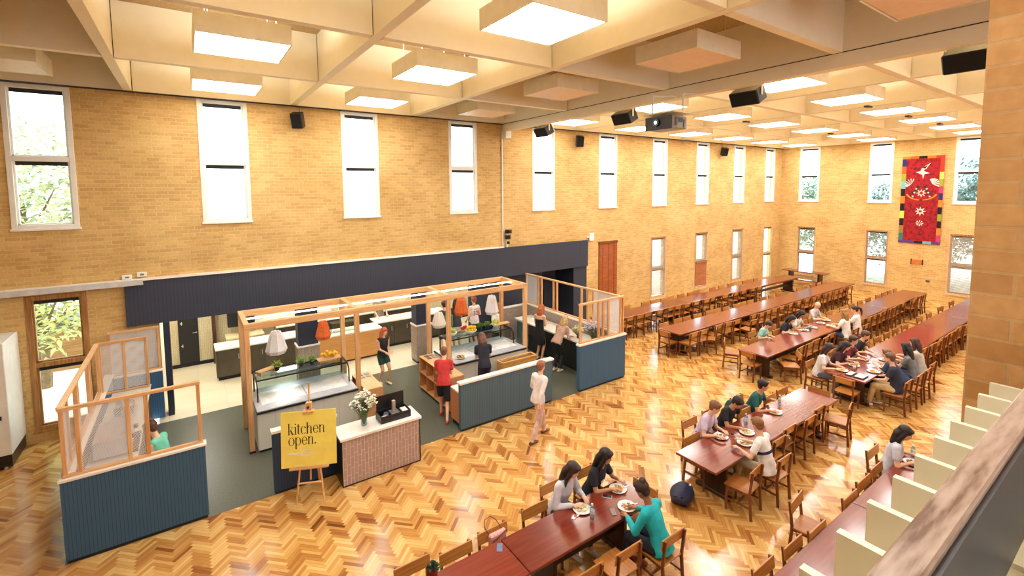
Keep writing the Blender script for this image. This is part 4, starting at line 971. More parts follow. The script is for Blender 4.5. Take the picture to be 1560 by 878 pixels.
for n in range(3):
    w = ('near one', 'middle one', 'far one')[n]
    table(11.75+4.75*n, 16.48+4.75*n, 11.5, 12.28, 'dining table of the row along the long brick wall, %s' % w, (-1.9, 1.9))
    table(12.65+4.52*n, 17.15+4.52*n, 9.12, 9.97, 'dining table of the second row from the long wall, %s' % w, (-1.8, 1.8))
    table(12.87+4.52*n, 17.37+4.52*n, 6.46, 7.3, 'dining table of the third row from the long wall, %s' % w, (-1.8, 1.8))
for n in range(6):
    table(13.02+2.31*n, 15.31+2.31*n, 4.22, 5.1, '%s dining table from the near end of the row beside the pillar' % ORD[n])
t = table(27.45, 28.15, 10.95, 13.15, 'dark narrow side table standing crosswise against the end wall', (0,), .78, None, 'side_table')
for c in list(t.children): bpy.data.objects.remove(c, do_unlink=True) if c.name.split('.')[0] != 'tabletop' and not c.children else None
for c in list(t.children):
    if c.name.split('.')[0] != 'tabletop':
        for d in list(c.children): bpy.data.objects.remove(d, do_unlink=True)
        bpy.data.objects.remove(c, do_unlink=True)
for yy in (-.75, .75): MB().box(-.22, yy-.05, 0, .22, yy+.05, .73).build('leg', table_d, t, .005)
t = thing('wooden_bench', 'low brown bench in front of the side table at the end wall', 'bench', (27.0, 11.9, 0))
MB().box(-.16, -1.0, .4, .16, 1.0, .44).build('seat', table_m, t, .004)
for yy in (-.8, .8): MB().box(-.13, yy-.03, 0, .13, yy+.03, .4).build('leg', table_d, t)

# ------------------------------------------------------------------ chairs: one prototype, copied with all its parts
def make_chair():
    t = thing('dining_chair', 'wooden chair', 'chair')
    M = lambda a: Matrix.Rotation(a, 4, 'Y')
    for sy in (-1, 1):
        MB().beam((.19, sy*.19, 0), (.18, sy*.19, .43), .034, .034).build('leg', chair_d, t, .004)
        MB().beam((-.225, sy*.2, 0), (-.19, sy*.2, .44), .032, .042).beam((-.19, sy*.2, .43), (-.235, sy*.2, .82), .032, .038).build('leg', chair_d, t, .004)
    MB().box(-.2, -.215, .43, .225, .215, .455).build('seat', chair_s, t, .006)
    MB().box(-.17, -.195, .385, .18, -.175, .43).box(-.17, .175, .385, .18, .195, .43).box(.17, -.18, .385, .19, .18, .43).build('seat_frame', chair_d, t)
    b = MB(); b.beam((-.197, -.235, .745), (-.197, .235, .745), .02, .155, up=(-.12, 0, 1)); b.build('backrest', chair_l, t, .004)
    MB().beam((-.19, -.2, .2), (.185, -.19, .2), .016, .03).build('stretcher', chair_d, t)
    MB().beam((-.19, .2, .2), (.185, .19, .2), .016, .03).build('stretcher', chair_d, t)
    MB().beam((-.0, -.19, .2), (-.0, .19, .2), .03, .016).build('stretcher', chair_d, t)
    return t
proto = make_chair(); used = [False]
BACK = .215
def chair(bx, by, deg, label, group=None):
    """bx,by: where the backrest stands; deg: the way a sitter would face"""
    a = math.radians(deg); loc = (bx+BACK*math.cos(a), by+BACK*math.sin(a), 0)
    if not used[0]:
        used[0] = True; proto.location = loc; proto.rotation_euler = (0, 0, a); proto['label'] = label
        if group: proto['group'] = group
        return proto
    return dup(proto, loc, a, label, group)
G1 = 'chairs at the front table'
for x, y, w in ((2.05, 5.28, 'lowest in the picture on the far side of front table'), (2.6, 5.17, 'second from picture bottom on the far side of front table'), (3.17, 5.2, 'with the pink handbag on it at front table'),
                (3.92, 5.24, 'just before the woman in pale grey at front table'), (4.47, 5.52, 'the woman in pale grey sits on'), (5.12, 5.5, 'the woman in black tee sits on')):
    chair(x, y, -90, 'wooden chair %s' % w, G1)
for x, y, w in ((3.13, 3.95, 'leftmost on the near side of front table'), (3.74, 3.9, 'second on the near side of front table'), (4.4, 3.86, 'just left of the teal jumper'), (5.07, 3.68, 'that the person in teal jumper sits on')):
    chair(x, y, 90, 'wooden chair %s' % w, G1)
chair(5.62, 4.62, 180, 'wooden chair tucked in at the head of front table', G1)
G2 = 'chairs at the second table'
for x, y, a, w in ((7.42, 3.83, 97, 'pulled out, nearest the camera at second table'), (8.12, 3.72, 90, 'that the man in striped white tee sits on'), (8.66, 4.07, 90, 'just right of the striped white tee'), (9.27, 4.17, 90, 'third right of the striped white tee'),
                (9.98, 4.11, 90, 'fourth right of the striped white tee'), (10.6, 4.2, 90, 'fifth right of the striped white tee')):
    chair(x, y, a, 'wooden chair %s' % w, G2)
chair(11.2, 3.86, 103, 'wooden chair turned askew by the right corner of second table', G2)
chair(11.58, 4.62, 180, 'wooden chair tucked in at the far head of second table', G2)
for x, y, w in ((7.47, 5.1, 'tucked in at the near far-side corner of second table'), (7.98, 5.5, 'the man in lavender tee sits on'), (8.68, 5.52, 'the man in plain black tee sits on'), (9.26, 5.1, 'tucked in between black and green tee men'),
                (9.72, 5.52, 'the man in green tee sits on'), (10.35, 5.12, 'just right of the green tee man'), (10.95, 5.14, 'at the far corner beyond the green tee man')):
    chair(x, y, -90, 'wooden chair %s' % w, G2)
G5 = 'chairs at the tables below the balcony'
for n, (x, y) in enumerate(((5.55, 2.75), (6.22, 2.72), (6.78, 2.66), (7.9, 2.68), (8.52, 2.72), (9.1, 2.74))):
    chair(x, y, -90, 'wooden chair tucked in below the balcony, %s from the picture bottom' % ORD[n], G5)
chair(7.2, 3.12, -83, 'wooden chair pulled out from the tables below the balcony', G5)
chair(9.68, 2.98, -90, 'wooden chair the woman in pale blue tee sits on', G5)
def row(xs, y, deg, phrase, group, jit=.035):
    rnd = random.Random(int(y*100))
    for n, x in enumerate(xs):
        chair(x, y+rnd.uniform(-jit, jit), deg+rnd.uniform(-4, 4), 'wooden chair, %s from near end, %s' % (ORD[n], phrase), group)
row([12.78, 13.32, 13.78, 14.4, 15.09, 15.56, 16.05, 16.73, 17.4, 17.9, 18.8, 19.55, 20.2, 21.0, 21.6], 11.3, 90, 'near side of wall row', 'wall row chairs, near side')
row([12.3, 13.35, 13.9, 14.99, 15.6, 16.15, 16.65, 17.33, 18.0, 18.5, 19.65, 20.45, 21.21, 22.48, 22.97, 23.5], 12.5, -90, 'wall side of wall row', 'wall row chairs, wall side')
row([13.0, 13.5, 14.42, 14.98, 15.46, 16.6, 17.1, 17.6, 18.1, 18.68, 19.35, 20.0, 20.78, 21.3, 21.8, 22.35, 22.85, 23.4, 23.9, 24.4, 24.9], 8.86, 90, 'near side of second table row', 'second row chairs, near side')
row([13.12, 13.96, 14.45, 15.06, 15.84, 16.33, 16.85, 17.6, 18.1, 18.65, 19.64, 20.3, 21.04, 22.8, 23.4, 24.2, 24.8, 25.4], 10.15, -90, 'wall side of second table row', 'second row chairs, wall side')
chair(12.36, 9.52, 0, 'wooden chair at the near head of the second table row', 'second row chairs, near side')
chair(14.05, 8.72, 120, 'wooden chair turned askew on near side of second table row', 'second row chairs, near side')
chair(15.95, 8.5, 90, 'wooden chair pulled out behind the boy in aqua tee', 'second row chairs, near side')
row([14.25, 14.85, 15.35, 15.85, 16.35], 6.22, 90, 'before blonde woman, third table row', 'third row chairs, near side')
row([19.0, 19.5, 20.0, 20.5, 21.0, 21.5, 22.0, 22.5, 23.0, 24.0, 24.5, 25.0, 25.5], 6.3, 90, 'beyond ponytailed woman, third table row', 'third row chairs, far end')
row([13.95, 15.4, 17.3, 17.8, 19.3, 20.3, 21.2, 22.1, 22.9, 24.0, 24.7, 25.3, 26.0], 7.46, -90, 'wall side of third table row', 'third row chairs, wall side')
chair(12.62, 6.9, 0, 'wooden chair at the near head of the third table row', 'third row chairs, near side')
chair(13.15, 7.92, -60, 'wooden chair pulled out left of the third table row', 'third row chairs, near side')
chair(13.75, 6.02, 130, 'wooden chair turned out from the third table row corner', 'third row chairs, near side')
for x, y, w in ((17.55, 6.02, 'the blonde woman in white sits on'), (18.35, 6.0, 'the ponytailed woman in white sits on')): chair(x, y, 90, 'wooden chair %s' % w, 'third row chairs, near side')
for x, y, w in ((14.55, 7.82, 'the boy in aqua tee sits on'), (15.75, 7.8, 'the dark haired girl in black sits on'), (16.5, 7.8, 'the person in black and white sits on'), (18.1, 7.8, 'the bald man with lanyard sits on')): chair(x, y, -90, 'wooden chair %s' % w, 'third row chairs, wall side')
row([16.4, 16.95, 17.5, 18.0, 18.5, 19.0, 19.5, 20.0, 20.5, 21.0, 21.5, 22.0, 22.5, 23.0], 4.08, 90, 'pillar side of fourth table row', 'fourth row chairs, pillar side')
row([16.3, 17.1, 17.85, 18.6, 19.4, 20.95, 21.9, 23.4, 24.9], 5.28, -90, 'window side of fourth table row', 'fourth row chairs, window side')
chair(12.72, 4.56, 0, 'wooden chair at the near head of the crowded group table', 'fourth row chairs, pillar side')
for x, y, w in ((13.75, 3.58, 'the man in khaki trousers sits on'), (14.45, 3.55, 'the leaning man in navy tee sits on'), (15.05, 3.55, 'the woman with very long dark hair sits on'), (15.65, 3.6, 'the woman in grey top sits on')): chair(x, y, 90, 'wooden chair %s' % w, 'fourth row chairs, pillar side')
for x, y, w in ((13.35, 5.6, 'the woman in grey tee sits on'), (14.05, 5.6, 'the woman in dark maroon sits on'), (14.7, 5.6, 'the man in maroon top sits on'), (15.5, 5.6, 'the man in black vest sits on')): chair(x, y, -90, 'wooden chair %s' % w, 'fourth row chairs, window side')

# ------------------------------------------------------------------ people
SKIN = {'light': (232, 184, 152), 'tan': (204, 150, 112), 'brown': (164, 112, 80)}
def skinm(k): return plain('skin_'+k, SKIN[k], .5, .05, 8)
def remesh(mb, vox, smooth=2):
    bmesh.ops.recalc_face_normals(mb.bm, faces=mb.bm.faces)
    me = bpy.data.meshes.new('tmp'); mb.bm.to_mesh(me); mb.bm.free(); o = bpy.data.objects.new('tmp', me); COL.objects.link(o)
    r = o.modifiers.new('r', 'REMESH'); r.mode = 'VOXEL'; r.voxel_size = vox
    if smooth: s = o.modifiers.new('s', 'SMOOTH'); s.iterations = smooth; s.factor = .5
    dg = bpy.context.evaluated_depsgraph_get(); ev = o.evaluated_get(dg); out = bpy.data.meshes.new_from_object(ev)
    bpy.data.objects.remove(o, do_unlink=True); bpy.data.meshes.remove(me)
    b = MB(); b.bm.from_mesh(out); bpy.data.meshes.remove(out); return b
def cap(mb, p, q, r0, r1, n=10):
    mb.tube([p, q], [r0, r1], n); mb.ball(p, r0*.995, n=n); mb.ball(q, r1*.995, n=n)
def ik(s, t, l1, l2, pole):
    s, t = Vector(s), Vector(t); d = t-s; L = min(d.length, (l1+l2)*.995)
    if d.length > L: t = s+d.normalized()*L; d = t-s
    a = (l1*l1-l2*l2+L*L)/(2*L); h = math.sqrt(max(l1*l1-a*a, 0)); u = d.normalized(); p = Vector(pole); p = (p-u*p.dot(u)).normalized()
    return s+u*a+p*h, t
def person(label, x, y, face, pose='sit', lean=18, shirt=(200, 200, 200), sleeve='short', legs=(40, 44, 60), leglen='long', hair='short', hairc=(44, 30, 24),
           skin='light', hands=None, head=(25, 0), s=1.0, cat='person', shirt_rough=.85, detail=False, shirt_name='tshirt', stride=0, top='tee', seat=.455, shoe=(230, 228, 224), twist=0):
    rz = math.radians(face); t = thing('person', label, cat, (x, y, 0), rz); t.scale = (s, s, s)
    vox = .011 if detail else .014
    ln = math.radians(lean); V = Vector
    if pose == 'sit': pel = V((0, 0, (seat+.11)/s if s != 1 else seat+.11))
    else: pel = V((0, 0, .93))
    up = V((math.sin(ln), 0, math.cos(ln))); fw = V((math.cos(ln), 0, -math.sin(ln)))
    waist = pel+up*.17; chest = pel+up*.34+fw*.01; shl = pel+up*.47; nb = pel+up*.53+fw*.012
    hp = math.radians(head[0]); hy = math.radians(head[1])
    HR = Matrix.Rotation(hy, 4, 'Z') @ Matrix.Rotation(hp, 4, 'Y')
    nk = nb+V((math.sin((ln+hp)/2), 0, math.cos((ln+hp)/2)))*.08
    hc = nk+(HR @ V((.012, 0, .105)))
    b = MB(); side = V((0, 1, 0))
    sq = (0, 1, 0)
    def torso(mb, e=0.0, z0=0, hem=None):
        P = [pel-up*.07, pel, waist, chest, shl, pel+up*.515]; R_t = [(.13, .095), (.155, .115), (.128, .098), (.15, .112), (.15, .085), (.09, .06)]
        if z0: P, R_t = P[1:], R_t[1:]
        if hem: P = [pel-up*hem]+P[1 if not z0 else 0:]; R_t = [(.168, .128), (.166, .126)]+R_t[1:]
        mb.tube(P, [(a+e, c+e) for a, c in R_t], 18, sq=sq)
    torso(b); cap(b, shl+side*-.13, shl+side*.13, .062, .062); b.tube([nb-up*.03, nk, nk+(HR @ V((0, 0, .03)))], [.058, .05, .052], 12)
    # head
    H = Matrix.Translation(hc) @ HR
    b.ball(hc+(HR @ V((-.008, 0, .022))), .1, (.98, .78, .98), 18, M=HR.copy()); b.ball(hc+(HR @ V((.028, 0, -.045))), .068, (.92, .82, 1.05), 14, M=HR.copy())
    b.ball(hc+(HR @ V((.088, 0, -.012))), .018, (1.0, .62, 1.2), 8, M=HR.copy()); b.ball(hc+(HR @ V((.07, 0, .03))), .03, (.6, 1.6, .5), 8, M=HR.copy()); b.ball(hc+(HR @ V((.078, 0, -.062))), .02, (.7, 1.2, .6), 8, M=HR.copy())
    for sy in (-1, 1): b.ball(hc+(HR @ V((-.005, sy*.08, -.005))), .028, (.6, .32, 1), 8, M=HR.copy())
    # arms
    if hands is None: hands = [(.42, .16, .77-0), (.42, -.16, .77)] if pose == 'sit' else [(.06, .24, .82), (.06, -.24, .82)]
    inv = Matrix.Rotation(-rz, 4, 'Z') @ Matrix.Translation((-x, -y, 0)); elb, wr = [], []
    for k, sy in enumerate((1, -1)):
        sh = shl+side*(.172*sy)-up*.01; tg = V(hands[k])
        if len(hands[k]) == 4: tg = (inv @ V(hands[k][:3]))/s
        pole = (-.3, sy*.55, -.75) if pose == 'sit' else (-.9, sy*.3, -.3)
        e_, w_ = ik(sh, tg, .275, .25, pole); elb.append(e_); wr.append(w_)
        cap(b, sh, e_, .05, .038); cap(b, e_, w_, .038, .026)
        hd = (w_-e_).normalized(); hd = (hd+V((.25, 0, -.15))).normalized(); pc = w_+hd*.045
        b.tube([w_-hd*.01, w_+hd*.02, w_+hd*.085], [(.028, .018), (.038, .016), (.036, .012)], 10, sq=(0, 1, 0))
    # legs
    knee, ank = [], []
    for sy in (1, -1):
        hp_ = pel+V((.0, .085*sy, -.05)) if pose != 'sit' else pel+V((.02, .09*sy, -.03))
        if pose == 'sit':
            kn = V((.43, .13*sy, pel.z-.03)); an = V((.40+(.1 if sy > 0 else -.04), .12*sy, .085))
        else:
            st = stride*sy; an = V((st*.5, .09*sy, .085)); kn, an = ik(hp_, an, .43, .43, (1, 0, 0))
        knee.append(kn); ank.append(an)
        cap(b, hp_, kn, .082, .055, 12); cap(b, kn, an, .052, .036, 12)
        b.tube([an+V((-.05, 0, -.045)), an+V((.02, 0, -.04)), an+V((.13, 0, -.06))], [(.032, .035), (.038, .04), (.034, .02)], 10, sq=(0, 1, 0))
    b = remesh(b, vox)
    for f in b.bm.faces: f.smooth = True; f.material_index = 0
    # fingers: five, unequal, slightly curled
    for k, sy in enumerate((1, -1)):
        w_, e_ = wr[k], elb[k]; hd = (w_-e_).normalized(); hd = (hd+V((.25, 0, -.15))).normalized(); lat = V((0, 0, 1)).cross(hd).normalized(); dn = hd.cross(lat)
        dn = -dn if dn.z > 0 else dn
        for q, (o_, L) in enumerate(((-.028, .062), (-.01, .07), (.01, .066), (.027, .052))):
            p = w_+hd*.075+lat*(o_*-sy); b.tube([p, p+hd*L*.45+dn*.004, p+hd*L*.8+dn*.018, p+hd*L+dn*.032], [.0095, .009, .008, .006], 6)
        p = w_+hd*.03+lat*(.03*sy); b.tube([p, p+lat*(.022*sy)+hd*.02, p+lat*(.026*sy)+hd*.048+dn*.01], [.012, .010, .007], 6)
    # eyes, brows, mouth
    for sy in (-1, 1):
        b.ball(hc+(HR @ V((.079, sy*.03, .012))), .0105, (.55, 1.3, .7), 8, 1, HR.copy()); b.ball(hc+(HR @ V((.0845, sy*.03, .012))), .0055, (.5, 1, 1), 6, 2, HR.copy())
        b.ball(hc+(HR @ V((.082, sy*.031, .033))), .012, (.4, 1.5, .3), 6, 2, HR.copy())
    b.ball(hc+(HR @ V((.086, 0, -.055))), .014, (.4, 1.4, .36), 8, 3, HR.copy())
    b.build('body', [skinm(skin), plain('eye_white', (236, 232, 226), .3), plain('hair_%d_%d_%d' % hairc, hairc, .5, .25, 40), plain('lips', (176, 96, 88), .5)], t, smooth=True)
    # shirt
    c = MB(); e = .013
    if top == 'strapless': c.tube([pel-up*.04, waist, pel+up*.38], [(.165, .125), (.14, .112), (.16, .125)], 18, sq=sq)
    else:
        torso(c, e, 1, .09)
        cap(c, shl+side*-.14, shl+side*.14, .07, .07)
    if sleeve != 'none':
        for k, sy in enumerate((1, -1)):
            sh = shl+side*(.172*sy)-up*.01
            if sleeve == 'short': m_ = sh+(elb[k]-sh)*.68; c.tube([sh, m_], [.068, .06], 12); c.ball(sh, .068)
            else: cap(c, sh, elb[k], .066, .054); cap(c, elb[k], elb[k]+(wr[k]-elb[k])*.9, .054, .04)
    c = remesh(c, vox, 2)
    for f in c.bm.faces: f.smooth = True
    sm = plain('cloth_%d_%d_%d' % shirt, shirt, shirt_rough, .08, 9, bump=.15)
    c.build(shirt_name, sm, t, smooth=True)
    # lower garment
    c = MB()
    lm = plain('cloth_%d_%d_%d' % legs, legs, .85, .1, 9, bump=.15)
    c.tube([pel+up*.06, pel, pel-up*.07], [(.135, .102), (.158, .119), (.158, .122)], 16, sq=sq)
    if leglen == 'skirt':
        if pose == 'sit': c.tube([pel+V((-.06, 0, -.02)), pel+V((.2, 0, -.01)), pel+V((.38, 0, -.03))], [(.17, .1), (.2, .09), (.2, .08)], 16, sq=sq)
        else: c.tube([pel, pel-V((0, 0, .15)), pel-V((0, 0, .42))], [(.165, .13), (.18, .15), (.2, .17)], 18, sq=sq)
    else:
        for k, sy in enumerate((1, -1)):
            hp_ = pel+V((.0, .085*sy, -.05)) if pose != 'sit' else pel+V((.02, .09*sy, -.03))
            if leglen == 'long': cap(c, hp_, knee[k], .098, .072, 12); c.tube([knee[k], ank[k]+(knee[k]-ank[k])*.06], [.07, .056], 12)
            else: m_ = hp_+(knee[k]-hp_)*(.6 if leglen == 'short' else .95); c.tube([hp_, m_], [.1, .088], 14); c.ball(hp_, .1)
    c = remesh(c, vox, 2)
    c.build('skirt' if leglen == 'skirt' else ('trousers' if leglen == 'long' else 'shorts'), lm, t, smooth=True)
    for k in range(2):
        a_ = ank[k]; z_ = -a_.z
        q = MB(); q.tube([a_+V((-.075, 0, -.05)), a_+V((-.04, 0, -.045)), a_+V((.06, 0, -.05)), a_+V((.15, 0, -.062)), a_+V((.185, 0, -.07))], [(.025, .03), (.04, .038), (.045, .034), (.042, .022), (.02, .013)], 12, sq=(0, 1, 0))
        q.build('shoe', plain('shoe_%d_%d_%d' % shoe, shoe, .5), t, smooth=True)
    # hair
    if hair != 'bald':
        c = MB(); hl = lambda v: hc+(HR @ V(v))
        c.ball(hl((-.022, 0, .042)), .108, (.98, .86, .9), 18, M=HR.copy()); c.ball(hl((-.05, 0, -.01)), .082, (.72, .98, 1.0), 14, M=HR.copy())
        c.ball(hl((.045, 0, .09)), .045, (1.1, 1.5, .62), 12, M=HR.copy())
        if hair in ('long', 'verylong', 'bob'):
            L = {'long': .3, 'verylong': .42, 'bob': .16}[hair]
            back = up*-1
            c.tube([hl((-.045, 0, .03)), hl((-.085, 0, -.06)), hl((-.09, 0, -.1))+back*L*.35, hl((-.07, 0, -.1))+back*L*.8], [(.09, .07), (.1, .06), (.105, .05), (.06, .03)], 14, sq=sq)
            for sy in (-1, 1): c.tube([hl((-.0, sy*.07, .05)), hl((0, sy*.088, -.03)), hl((-.01, sy*.095, -.12)), hl((0, sy*.1, -.12))+back*L*.5], [.03, .034, .034, .016], 10)
        if hair == 'bun': c.ball(hl((-.075, 0, .12)), .052, (1, 1, .85), 12)
        if hair == 'pony': c.ball(hl((-.11, 0, .06)), .035); c.tube([hl((-.115, 0, .06)), hl((-.17, 0, .02)), hl((-.18, 0, -.1)), hl((-.16, 0, -.24))], [.03, .042, .036, .012], 10)
        if hair == 'curly':
            rnd = random.Random(3)
            for q in range(26):
                a, e2 = rnd.uniform(0, 2*PI), rnd.uniform(-.3, 1.4); c.ball(hl((-.03+.1*math.cos(a)*math.cos(e2), .1*math.sin(a)*math.cos(e2), .035+.1*math.sin(e2))), .032, n=8) if math.cos(a) < .55 or e2 > .9 else None
        c = remesh(c, .011, 1)
        c.build('hair', plain('hair_%d_%d_%d' % hairc, hairc, .5, .25, 40), t, smooth=True)
    t['_i'] = 0; del t['_i']
    return t, dict(pel=pel, up=up, fw=fw, chest=chest, shl=shl, hc=hc, HR=HR, wr=wr)
W = lambda x_, y_, z_: (x_, y_, z_, 1)
BLK = (36, 34, 38)
# front table
pA, iA = person('woman in pale grey jumper with dark wavy hair at the front table', 4.42, 5.3, -78, lean=18, shirt=(206, 204, 214), sleeve='long', legs=(60, 64, 84), hair='long', hairc=(48, 32, 28), hands=[W(4.62, 4.95, .82), W(4.38, 4.92, .8)], head=(28, 20), detail=True, shirt_name='jumper')
pB, iB = person('woman in black printed tee with long dark hair eating at the front table', 5.08, 5.28, -78, lean=20, shirt=(34, 36, 44), sleeve='short', legs=(50, 54, 70), hair='verylong', hairc=(26, 20, 20), skin='tan', hands=[W(5.34, 4.9, .84), W(5.12, 4.85, .8)], head=(22, 22), detail=True)
pC, iC = person('person in bright teal jumper with dark bun seen from behind', 5.05, 3.86, 100, lean=22, shirt=(30, 176, 186), sleeve='long', legs=(32, 36, 52), hair='bun', hairc=(52, 36, 30), skin='brown', hands=[W(4.85, 4.3, .79), W(5.1, 4.34, .8)], head=(30, 8), detail=True, shirt_name='jumper', shoe=(150, 70, 50))
def printmark(par, info, polys, c=(236, 234, 230)):
    mb = MB(); f, u = info['fw'], info['up']; o_ = info['chest']+f*.127
    M = Matrix(((0, u.x, f.x, o_.x), (1, u.y, f.y, o_.y), (0, u.z, f.z, o_.z), (0, 0, 0, 1)))
    for p in polys: mb.prism(p, M, .004)
    mb.build('shirt_print', plain('print_%d_%d_%d' % c, c, .8), par)
printmark(pB, iB, [[(-.08, .03), (-.055, -.03), (-.035, -.03), (-.06, .03)], [(-.035, .03), (-.045, -.03), (-.025, -.03), (-.01, .03)], [(.0, -.06), (.06, -.06), (.06, -.04), (0, -.04)], [(.02, .03), (.08, .03), (.08, .015), (.02, .015)]])
# second table
person('young man in lavender tee with light brown hair at second table', 7.98, 5.26, -78, lean=20, shirt=(206, 190, 216), legs=(70, 72, 90), hairc=(126, 84, 54), hands=[W(8.12, 4.86, .8), W(7.82, 4.78, .82)], head=(25, 15), detail=True)
person('young man in plain black tee resting head on hand at second table', 8.7, 5.26, -95, lean=26, shirt=(30, 30, 34), legs=(50, 52, 64), hairc=(34, 24, 22), skin='tan', hands=[W(8.98, 4.98, 1.0), W(8.5, 4.72, .79)], head=(38, 5), detail=True)
pD, iD = person('young man in dark green tee leaning on his elbows at second table', 9.74, 5.26, -82, lean=24, shirt=(26, 92, 92), legs=(60, 60, 66), hairc=(30, 24, 22), skin='tan', hands=[W(9.98, 4.9, .9), W(9.68, 4.76, .79)], head=(12, 25), detail=True)
pE, iE = person('young man in white tee with navy stripe, back turned, second table', 8.02, 3.95, 96, lean=14, shirt=(238, 236, 236), legs=(196, 180, 150), hairc=(132, 92, 58), hands=[W(7.75, 4.33, .82), W(8.05, 4.42, .84)], head=(18, -18), detail=True, sleeve='short')
MB().tube([iE['chest']-iE['up']*.08, iE['chest']-iE['up']*.035], [(.17, .13), (.171, .131)], 24, sq=(0, 1, 0)).build('navy_stripe', plain('cloth_navy_stripe', (34, 42, 84), .85), pE)
# fifth table
person('woman in pale blue tee with long dark hair below the balcony', 9.68, 2.74, -72, lean=12, shirt=(204, 208, 222), legs=(150, 156, 172), hair='verylong', hairc=(28, 22, 24), hands=[W(9.98, 2.48, .82), W(9.65, 2.42, .82)], head=(25, -10), detail=True)
# third row group
person('boy in aqua tee at the near end of the third table row', 14.55, 7.6, -80, lean=20, shirt=(150, 206, 196), legs=(60, 70, 90), hairc=(70, 44, 30), hands=[W(14.6, 7.22, .82), W(14.4, 7.25, .8)], head=(40, 0), s=.93)
person('girl in black tee with big dark hair, third table row', 15.75, 7.56, -85, lean=30, shirt=(30, 34, 46), hair='bob', hairc=(36, 28, 26), hands=[W(15.95, 7.1, .82), W(15.65, 7.15, .8)], head=(30, 0))
person('person with dark hair in black and white top beside the girl in black', 16.55, 7.56, -90, lean=24, shirt=(222, 220, 216), hair='bob', hairc=(28, 24, 24), skin='tan', hands=[W(16.75, 7.1, .82), W(16.45, 7.12, .8)], head=(32, 0))
pF, iF = person('bald man in grey tee with lanyard, third table row', 18.05, 7.55, -95, lean=10, shirt=(196, 190, 186), legs=(70, 70, 80), hair='bald', hands=[W(18.15, 7.15, .82), W(17.9, 7.15, .82)], head=(25, 0))
MB().tube([iF['shl']+iF['fw']*.1+Vector((0, -.07, .02)), iF['chest']+iF['fw']*.135], .006, 5).tube([iF['shl']+iF['fw']*.1+Vector((0, .07, .02)), iF['chest']+iF['fw']*.135], .006, 5).build('lanyard', black_m, pF)
person('blonde woman in white tee seen from behind, third table row', 17.52, 6.25, 85, lean=8, shirt=(236, 232, 224), legs=(70, 80, 110), hair='long', hairc=(150, 112, 62), hands=[W(17.3, 6.65, .8), W(17.7, 6.65, .8)], head=(15, -10))
person('woman in white tee with dark ponytail seen from behind, third table row', 18.35, 6.24, 95, lean=6, shirt=(240, 238, 236), legs=(36, 38, 46), hair='pony', hairc=(58, 34, 26), hands=[W(18.2, 6.65, .8), W(18.55, 6.65, .8)], head=(12, 20))
# fourth row group
person('woman in pale grey tee with dark hair, left end of group table', 13.35, 5.38, -70, lean=14, shirt=(214, 212, 214), legs=(90, 96, 120), hair='long', hairc=(54, 32, 26), skin='light', hands=[W(13.5, 4.95, .82), W(13.25, 4.95, .8)], head=(25, 0))
person('woman in dark maroon with dark hair reaching over group table', 14.05, 5.36, -80, lean=26, shirt=(60, 28, 36), legs=(40, 40, 50), hair='long', hairc=(38, 24, 24), hands=[W(14.15, 4.85, .82), W(13.9, 4.9, .82)], head=(25, 0))
person('man in maroon top leaning in at the group table', 14.72, 5.36, -85, lean=24, shirt=(112, 28, 44), legs=(40, 40, 50), hairc=(70, 46, 34), sleeve='short', hands=[W(14.75, 4.8, .82), W(14.5, 4.85, .82)], head=(8, 0))
person('man in black vest over white sleeves at the group table', 15.5, 5.36, -85, lean=22, shirt=(34, 36, 44), legs=(40, 44, 60), hairc=(92, 64, 46), hands=[W(15.4, 4.85, .82), W(15.2, 4.95, .82)], head=(20, 10))
person('man in khaki trousers and navy tee, nearest at group table', 13.78, 3.82, 96, lean=10, shirt=(38, 46, 70), legs=(196, 170, 126), hairc=(98, 70, 54), hands=[W(13.6, 4.2, .7), W(13.9, 4.2, .72)], head=(15, -10))
person('man in dark blue tee bending low over the group table', 14.42, 3.86, 90, lean=40, shirt=(46, 58, 88), legs=(50, 54, 70), hairc=(110, 74, 52), hands=[W(14.3, 4.4, .82), W(14.6, 4.45, .82)], head=(0, 0))
person('woman with very long dark hair and grey top at group table', 15.05, 3.82, 92, lean=16, shirt=(120, 124, 130), legs=(50, 60, 90), hair='verylong', hairc=(26, 24, 26), hands=[W(14.95, 4.3, .82), W(15.2, 4.3, .82)], head=(15, -15))
person('woman in pale grey top with dark plait, farthest at group table', 15.65, 3.84, 92, lean=12, shirt=(196, 196, 190), legs=(60, 66, 80), hair='long', hairc=(60, 40, 32), hands=[W(15.5, 4.3, .82), W(15.8, 4.3, .82)], head=(12, -10))
# people in the kitchen
person('woman in black top and green shorts walking behind the flower vase', 4.25, 12.7, -75, 'stand', 5, (40, 38, 42), 'none', (34, 72, 60), 'short', 'long', (176, 84, 50), hands=[(.28, .08, 1.05), (.28, -.08, 1.05)], head=(15, 0), stride=.2, s=.92, shoe=(220, 190, 160))
person('person in red and white top with black trousers at shelf unit', 4.72, 9.85, 60, 'stand', 22, (196, 52, 52), 'short', (40, 44, 56), 'knee', 'short', (120, 80, 58), hands=[(.42, .1, 1.0), (.4, -.12, 1.0)], head=(20, 0), stride=.5, s=.96, shoe=(220, 70, 60))
person('person in black top bending over the right servery counter', 6.05, 10.2, 70, 'stand', 22, (34, 36, 50), 'short', (60, 60, 80), 'long', 'bob', (104, 66, 48), hands=[(.45, .12, 1.02), (.45, -.12, 1.02)], head=(30, 0), s=.97)
pJ, iJ = person('man in white basketball vest numbered 32 behind the servery', 7.86, 13.9, 88, 'stand', 0, (238, 226, 222), 'none', (60, 60, 66), 'knee', 'short', (156, 80, 50), hands=[(.1, .24, .95), (.25, -.2, 1.05)], head=(5, 0), s=.99, shirt_name='vest', detail=True)
